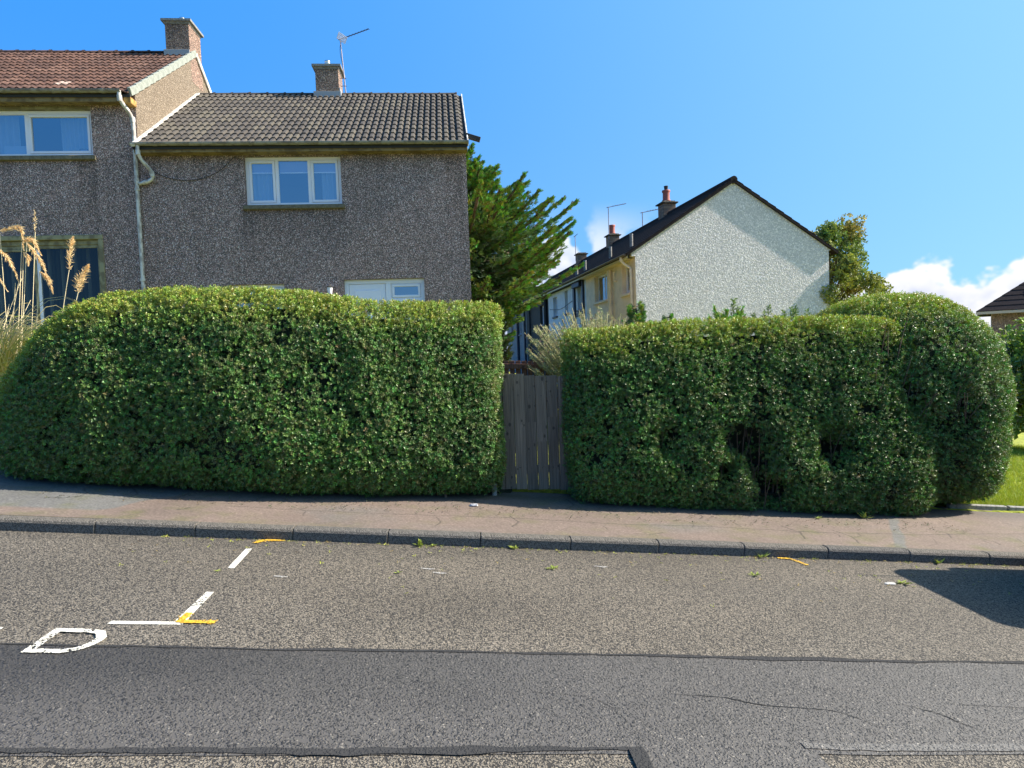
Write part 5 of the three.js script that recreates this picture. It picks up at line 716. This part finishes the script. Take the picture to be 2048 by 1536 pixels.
// yellowing broadleaf tree behind the gable
function broadleaf(name, label, pos, { h, r, seed, blobs, leaves, cols, leaf = 0.1, trunkR = 0.16, y0 = 0.25 }) {
  const t = thing(name, label, 'tree', pos), R = rng(seed), wood = [rod([0, -0.5, 0], [0.1, h * 0.5, 0], trunkR, trunkR * 0.6, 10), rod([0.1, h * 0.5, 0], [0, h * 0.9, 0.05], trunkR * 0.6, 0.03, 8)], list = [], limbs = [];
  for (let i = 0; i < blobs; i++) { const f = y0 + (1 - y0) * (i + R()) / blobs, az = i * 2.4 + R(), rr = r * Math.sqrt(Math.max(0.05, 1 - Math.pow((f - 0.5) / 0.55, 2))) * (0.55 + 0.5 * R()), c = V(Math.cos(az) * rr, h * f, Math.sin(az) * rr), br = (0.28 + 0.3 * R()) * r * 0.62; limbs.push(tube([[0.05, h * f * 0.62, 0], [c.x * 0.5, h * f * 0.88, c.z * 0.5], [c.x, c.y, c.z]], 0.02, 6, 5)); const tone = cols[Math.floor(R() * cols.length)];
    for (let k = 0; k < leaves; k++) { const d = rndDir(R), q = Math.pow(R(), 0.5) * br, p = c.clone().addScaledVector(d, q); p.y -= 0.1 * q; const dd = d.clone().add(V(0, -0.3, 0)).add(rndDir(R).multiplyScalar(0.6)).normalize(), v = 0.6 + 0.8 * R(); list.push({ p, d: dd, s: 0.7 + 0.6 * R(), c: tone.map((e, j) => lerp(e, cols[(i + k) % cols.length][j], 0.4 * R()) * v) }); } }
  part('trunk', wood, M.bark, t); part('limbs', limbs, M.bark, t); instances('crown', sprig(seed, 4, leaf, leaf * 0.38, leaf * 0.6, 0.5), softLeafMat, list, t); return t;
}
broadleaf('broadleaf_tree', 'broadleaf tree turning yellow behind the white gable', [14.5, 0, -17.6], { h: 6.35, r: 1.75, seed: 60, blobs: 64, leaves: 150, cols: [[0.2, 0.28, 0.035], [0.26, 0.29, 0.04], [0.36, 0.28, 0.05], [0.15, 0.22, 0.03]], leaf: 0.1, y0: 0.14 });
broadleaf('leafy_bush', 'large-leaved green bush growing at the right edge beside the lawn', [15.0, -0.6, -9.0], { h: 2.6, r: 1.35, seed: 62, blobs: 40, leaves: 60, cols: [[0.15, 0.25, 0.03], [0.2, 0.3, 0.035], [0.08, 0.14, 0.03]], leaf: 0.15, trunkR: 0.06, y0: 0.08 });
tag(top('wooden_post', [bx(14.4, -0.9, -8.05, 14.52, 0.0, -7.93, 0.01)], M.woodDark), 'short grey timber post at the foot of the large-leaved bush', 'post');
// lawn: edging and grass
{
  const e = thing('lawn_edging', 'low stone edging between the lawn and the pavement', 'edging', [6.9, 0, -2.12]); const R = rng(18);
  for (let i = 0; i < 8; i++) { const m = part('edging_stone', bx(0, -0.1, -0.05, 0.88, 0.06, 0.03, 0.012), M.conc, e), x = 6.9 + i * 0.9; m.position.set(i * 0.9, paveY(x, -2.1) - 0.0, (R() - 0.5) * 0.02); m.rotation.z = -0.0975; }
  const blade = new THREE.BufferGeometry(); { const P = [], R2 = rng(19); for (let i = 0; i < 7; i++) { const a = R2() * 6.28, x = (R2() - 0.5) * 0.05, z = (R2() - 0.5) * 0.05, l = 0.05 + 0.05 * R2(), t = 0.03 * R2(); P.push(x - 0.003 * Math.cos(a), 0, z - 0.003 * Math.sin(a), x + 0.003 * Math.cos(a), 0, z + 0.003 * Math.sin(a), x + t * Math.sin(a), l, z - t * Math.cos(a)); } blade.setAttribute('position', new THREE.Float32BufferAttribute(P, 3)); blade.computeVertexNormals(); }
  const list = []; for (let i = 0; i < 42000; i++) { const x = 7 + 9 * R(), z = -2.2 - 8 * Math.pow(R(), 1.5); const v = 0.7 + 0.6 * R(), y_ = R(); list.push({ p: V(x, groundY(x, z) - 0.005, z), d: V((R() - 0.5) * 0.5, 1, (R() - 0.5) * 0.5).normalize(), s: 0.7 + 0.6 * R(), c: [lerp(0.22, 0.4, y_) * v, lerp(0.32, 0.42, y_) * v, 0.02 * v] }); }
  const holder = scene; const m = instances('lawn_grass', blade, softLeafMat, list, holder); m.name = numbered('lawn_grass'); m.userData.label = 'short bright green lawn grass at the right'; m.userData.category = 'grass';
}
// pampas grass at the left
{
  const t = thing('pampas_grass', 'tall pampas grass with tan plumes at the left edge', 'ornamental grass', [-6.45, 0.75, -3.2]); const R = rng(70);
  const bl = []; const P = []; const ribbon = (a, b, c, w) => { const cv = new THREE.QuadraticBezierCurve3(a, b, c), n = 7; let pl, pr; for (let i = 0; i <= n; i++) { const p = cv.getPoint(i / n), tg = cv.getTangent(i / n), s = tg.clone().cross(V(0, 0.2, 1)).normalize().multiplyScalar(w * (1 - 0.92 * Math.pow(i / n, 2))), l = p.clone().add(s), r = p.clone().sub(s); if (i) { P.push(pl.x, pl.y, pl.z, pr.x, pr.y, pr.z, l.x, l.y, l.z, pr.x, pr.y, pr.z, r.x, r.y, r.z, l.x, l.y, l.z); } pl = l; pr = r; } };
  const grow = (n, hMin, hMax, out, w) => { for (let i = 0; i < n; i++) { const a = R() * 6.283, o = out * (0.25 + 0.75 * R()), h = lerp(hMin, hMax, R()), b = V((R() - 0.5) * 0.5, 0, (R() - 0.5) * 0.5); ribbon(b, V(b.x + Math.cos(a) * o * 0.35, h * 1.15, b.z + Math.sin(a) * o * 0.35), V(b.x + Math.cos(a) * o, h * (0.55 + 0.35 * R()), b.z + Math.sin(a) * o), w); } };
  const mk = (name, col) => { const g = new THREE.BufferGeometry(); g.setAttribute('position', new THREE.Float32BufferAttribute(P.splice(0), 3)); g.computeVertexNormals(); const m = part(name, [g], leafMat(0.6, 0.35, { color: rgb(...col) }), t); m.userData.kind = 'stuff'; };
  grow(1100, 1.0, 2.1, 1.7, 0.009); mk('green_blades', [0.26, 0.29, 0.05]); grow(600, 1.0, 2.35, 1.75, 0.008); mk('straw_blades', [0.5, 0.42, 0.17]); grow(300, 0.4, 1.5, 1.5, 0.009); mk('yellow_blades', [0.4, 0.38, 0.07]);
  const plume = leafMat(0.85, 0.4, { color: rgb(0.85, 0.64, 0.34) }), stalk = std_({ color: rgb(0.75, 0.62, 0.38) });
  const heads = [[[-6.28, 3.9], [-6.02, 3.93], [-5.98, 3.62]], [[-6.35, 3.7], [-6.1, 3.5], [-5.95, 3.12]], [[-6.5, 3.6], [-6.2, 3.35], [-6.0, 3.0]], [[-5.84, 3.68], [-5.72, 3.72], [-5.6, 3.5]], [[-5.74, 3.66], [-5.6, 3.45], [-5.5, 3.2]], [[-5.79, 4.16], [-5.79, 4.02], [-5.8, 3.86]], [[-5.22, 3.76], [-5.26, 3.62], [-5.3, 3.3]], [[-5.12, 3.28], [-5.2, 3.18], [-5.23, 2.98]], [[-4.93, 3.34], [-5.0, 3.22], [-5.08, 3.0]], [[-5.84, 3.55], [-5.8, 3.5], [-5.79, 3.36]], [[-5.72, 3.3], [-5.62, 3.2], [-5.56, 2.98]]];
  heads.forEach((hd, i) => { const z = (R() - 0.5) * 0.4, [tip, mid, base] = i < 6 || i === 9 || i === 10 || i === 11 ? hd.slice() : hd; let pts = i < 6 && i !== 5 || i > 8 ? [[tip[0], tip[1]], [mid[0], mid[1]], [base[0], base[1]]] : [[base[0], base[1]], [mid[0], mid[1]], [tip[0], tip[1]]]; // stalk end -> plume tip
    const s0 = pts[0]; const foot = [lerp(-6.3, s0[0], 0.45) + (R() - 0.5) * 0.2, 1.0]; const L = p => [p[0] + 6.45, p[1] - 0.75, z]; part('stalk', tube([L(foot), L([lerp(foot[0], s0[0], 0.6), lerp(foot[1], s0[1], 0.55)]), L(s0)], 0.0045, 14, 5), stalk, t);
    const c = new THREE.CatmullRomCurve3(pts.map(p => V(...L(p)))); const Pp = []; const n = i === 5 ? 60 : 230; for (let k = 0; k < n; k++) { const u = k / n, p = c.getPoint(u), tg = c.getTangent(u), w = 0.062 * Math.sin(Math.PI * Math.pow(clamp(u + 0.06), 0.75)) * (i === 5 ? 0.25 : 1); const d = tg.clone().multiplyScalar(1.1).add(rndDir(R).multiplyScalar(0.75)).add(V(0, -0.35, 0)).normalize(), e = p.clone().addScaledVector(d, w * (0.5 + R()) + 0.02), sd = d.clone().cross(rndDir(R)).normalize().multiplyScalar(0.005); const m1 = p.clone().lerp(e, 0.5); Pp.push(p.x - sd.x * 0.4, p.y - sd.y * 0.4, p.z - sd.z * 0.4, m1.x + sd.x, m1.y + sd.y, m1.z + sd.z, e.x, e.y, e.z, p.x, p.y, p.z, e.x, e.y, e.z, m1.x - sd.x, m1.y - sd.y, m1.z - sd.z); }
    const g = new THREE.BufferGeometry(); g.setAttribute('position', new THREE.Float32BufferAttribute(Pp, 3)); g.computeVertexNormals(); part('plume', [g], plume, t); });
  // thin bare stalks
  for (let i = 0; i < 26; i++) { const a = (R() - 0.35) * 1.3, h = 1.4 + 1.3 * R(); part('stalk', tube([[(R() - 0.5) * 0.4, 0.1, (R() - 0.5) * 0.4], [a * 0.45, h * 0.6, (R() - 0.5) * 0.3], [a, h, (R() - 0.5) * 0.5]], 0.004, 8, 4), stalk, t); }
}
// garden wall end beside the left hedge
{ const w = thing('brick_wall', 'low brick garden wall glimpsed at the left behind the hedge', 'wall', [-7.2, 0.6, -3.0]); part('wall_core', bx(0, -0.4, -0.1, 1.55, 1.12, 0.0, 0), M.mortar, w); const bk = bx(0, 0, 0, 0.215, 0.065, 0.1, 0.005), R = rng(81), tones = [[0.16, 0.07, 0.05], [0.2, 0.09, 0.06], [0.13, 0.06, 0.05]].map(c => std_({ color: rgb(...c), map: brickTex.map })); for (let r = 0; r < 19; r++) for (let i = 0; i < 7; i++) { const m = part('brick', bk, tones[Math.floor(R() * 3)], w); m.position.set((i + (r % 2) * 0.5) * 0.225 - 0.11, r * 0.075 - 0.32, -0.02 + (R() - 0.5) * 0.004); } part('coping', bx(-0.1, 1.122, -0.2, 1.6, 1.18, 0.12, 0.01), M.conc, w); }

// ---------------------------------------------------------------- small things on the street
function weed(x, z, s, label, seed, flat = 0.5, y = roadY(x), cat = 'weed') {
  const t = thing('weed', label, cat, [x, y, z], 0, undefined), R = rng(seed), P = [];
  const n = 16; for (let i = 0; i < n; i++) { const a = R() * 6.283, l = s * (0.5 + 0.6 * R()), el = lerp(0.15, 1.2, R() * (1 - flat) + 0.1), d = V(Math.cos(a) * Math.cos(el), Math.sin(el), Math.sin(a) * Math.cos(el)), sd = V(-Math.sin(a), 0, Math.cos(a)), u = sd.clone().cross(d).normalize(); if (u.y < 0) u.negate(); leafTri(P, V((R() - 0.5) * s * 0.5, 0.003, (R() - 0.5) * s * 0.25), d, sd, u, l, l * 0.13, l * 0.05); }
  const g = new THREE.BufferGeometry(); g.setAttribute('position', new THREE.Float32BufferAttribute(P, 3)); g.computeVertexNormals(); part('leaves', [g], leafMat(0.8, 0.3, { color: rgb(0.3, 0.36, 0.035) }), t); return t;
}
weed(-0.4, 0.025, 0.11, 'largest green weed tuft at the foot of the kerb below the left hedge', 1, 0.3); weed(-0.28, 0.03, 0.06, 'small flat weed just right of the largest kerb tuft', 2, 0.8); weed(0.54, 0.025, 0.075, 'weed growing at the kerb in front of the gate', 3, 0.4); weed(0.82, 0.62, 0.075, 'flat green weed lying on the road in front of the gate', 4, 0.9);
weed(2.74, 0.62, 0.07, 'flat weed on the road below the right hedge', 5, 0.85); weed(3.1, 0.02, 0.09, 'weed at the kerb beside the right yellow mark', 6, 0.4); weed(5.05, 0.02, 0.09, 'weed at the kerb inside the car shadow', 7, 0.4); weed(4.15, 0.72, 0.09, 'green weed at the edge of the car shadow', 8, 0.8);
weed(5.12, -1.32, 0.12, 'grassy weed at the pavement edge under the right hedge', 9, 0.1, paveY(5.12, -1.32) - 0.005); weed(4.45, -1.22, 0.07, 'low mossy weed patch beside the grassy weed', 10, 0.9, paveY(4.45, -1.22) - 0.005); weed(-2.0, 0.95, 0.04, 'tiny yellow-green weed left of the white dash', 11, 0.9); weed(-0.55, 0.86, 0.05, 'tiny weed on the road below the left hedge', 12, 0.85);
{ // fallen leaves and grit in the channel
  const R = rng(90), list = []; for (let i = 0; i < 420; i++) { const near = R() < 0.6, x = lerp(-3, 6, R()), z = near ? 0.015 + 0.1 * R() * R() : 0.1 + 1.5 * R() * R(); const g = R(); list.push({ p: V(x, roadY(x) + 0.006, z), d: V((R() - 0.5), 1, (R() - 0.5)).normalize(), s: 0.3 + 0.5 * R(), c: g < 0.6 ? [0.34, 0.36, 0.04] : g < 0.85 ? [0.42, 0.3, 0.08] : [0.1, 0.07, 0.04] }); }
  const m = instances('fallen_leaves', sprig(91, 3, 0.035, 0.011, 0.004, 0.15), softLeafMat, list, scene); m.name = numbered('fallen_leaves'); m.userData.label = 'small fallen leaves and moss along the road channel'; m.userData.category = 'fallen leaves';
  const l2 = []; for (let i = 0; i < 500; i++) { const x = lerp(-4.5, 6.2, R()), z = -0.75 - 0.5 * R(); l2.push({ p: V(x, paveY(x, z) + 0.004, z), d: V((R() - 0.5), 1, (R() - 0.5)).normalize(), s: 0.25 + 0.4 * R(), c: R() < 0.6 ? [0.07, 0.09, 0.03] : [0.16, 0.11, 0.05] }); }
  const k = instances('leaf_litter', sprig(92, 3, 0.035, 0.011, 0.004, 0.15), softLeafMat, l2, scene); k.name = numbered('leaf_litter'); k.userData.label = 'leaf litter on the pavement under the hedges'; k.userData.category = 'leaf litter';
}
function crumple(name, label, x, y, z, r, seed, mat, cat, flat = 0.5) { const g = new THREE.IcosahedronGeometry(r, 2), p = g.attributes.position; for (let i = 0; i < p.count; i++) { const a = p.getX(i), b = p.getY(i), c = p.getZ(i), k = 0.65 + 0.8 * noise3(a / r * 1.8 + seed, b / r * 1.8, c / r * 1.8); p.setXYZ(i, a * k * 1.5, Math.max(b * k * flat, -r * 0.2), c * k); } g.computeVertexNormals(); g.translate(x, y + r * 0.2, z); return tag(top(name, [g], mat), label, cat); }
crumple('litter', 'crumpled pale wrapper under the left hedge beside the gate', 0.17, paveY(0.17, -1.15), -1.15, 0.035, 3, std_({ color: rgb(0.4, 0.4, 0.42), roughness: 0.5 }), 'litter');
crumple('litter', 'flat pale scrap of paper on the road near the car shadow', 4.0, roadY(4), 0.74, 0.032, 5, std_({ color: rgb(0.42, 0.41, 0.38), roughness: 0.8 }), 'litter', 0.15);
{ const worn = [[-1.47, 1.03], [-0.19, 0.82], [-0.3, 0.72], [1.3, 0.5]]; worn.forEach(([x, z], i) => paintPoly('paint_trace', [{ o: quad(x - 0.06, z, x + 0.06, z + 0.015, 0.022) }, { o: quad(x - 0.02, z + 0.02, x + 0.03, z + 0.03, 0.012) }], M.paintOld, 30 + i, 0.012, 'faint worn trace of white paint on the road', 0.006)); }

// ---- parked hatchback just beyond the right edge; its shadow falls into view
{
  const x0 = 6.0, t = thing('parked_car', 'dark estate car parked at the kerb, only its shadow in view at the right', 'car', [x0, roadY(x0) + 0.0, 1.0]); t.rotation.z = -Math.atan(G);
  const body = std_({ color: rgb(0.05, 0.07, 0.12), roughness: 0.25, metalness: 0.4 }), tyre = std_({ color: rgb(0.02, 0.02, 0.02) });
  const ext = (pts, w, bev) => { const g = new THREE.ExtrudeGeometry(polyShape(pts), { depth: w - 2 * bev, bevelEnabled: true, bevelSize: bev, bevelThickness: bev, bevelSegments: 3, bevelOffset: -bev }); g.translate(0, 0, -(w - 2 * bev) / 2); return mark(std(g)); };
  part('body', [ext([[0.02, 0.3], [0, 0.55], [0.06, 0.9], [0.2, 0.98], [2.6, 0.98], [3.0, 0.9], [3.8, 0.75], [3.95, 0.6], [3.95, 0.3], [3.5, 0.24], [0.4, 0.24]], 1.72, 0.06)], body, t);
  const cab = part('cabin', [ext([[0.06, 0.95], [0.1, 1.45], [0.2, 1.7], [0.5, 1.77], [1.7, 1.76], [2.3, 1.6], [2.95, 0.95]], 1.5, 0.16)], body, t);
  part('side_window', [bx(0.5, 1.0, 0.752, 2.2, 1.5, 0.76, 0)], M.dark, t); part('side_window', [bx(0.5, 1.0, -0.76, 2.2, 1.5, -0.752, 0)], M.dark, t);
  for (const [x, z] of [[0.75, 0.76], [3.2, 0.76], [0.75, -0.76], [3.2, -0.76]]) { const g = new THREE.TorusGeometry(0.23, 0.085, 10, 24); g.translate(x, 0.31, z); const w = part('wheel', [g], tyre, t); const r = new THREE.CylinderGeometry(0.17, 0.17, 0.12, 18); r.rotateX(Math.PI / 2); r.translate(x, 0.31, z); part('rim', [r], M.metal, w); }
  part('tail_light', [bx(-0.005, 0.72, 0.6, 0.06, 0.88, 0.83, 0.01)], M.clay, t); part('tail_light', [bx(-0.005, 0.72, -0.83, 0.06, 0.88, -0.6, 0.01)], M.clay, t); part('roof_aerial', rod([0.5, 1.76, -0.5], [0.3, 2.2, -0.5], 0.012, 0.006), M.dark, t); part('bumper', bx(-0.06, 0.35, -0.8, 0.02, 0.55, 0.8, 0.03), M.dark, t); shade(t);
}
renderer.render(scene, camera);
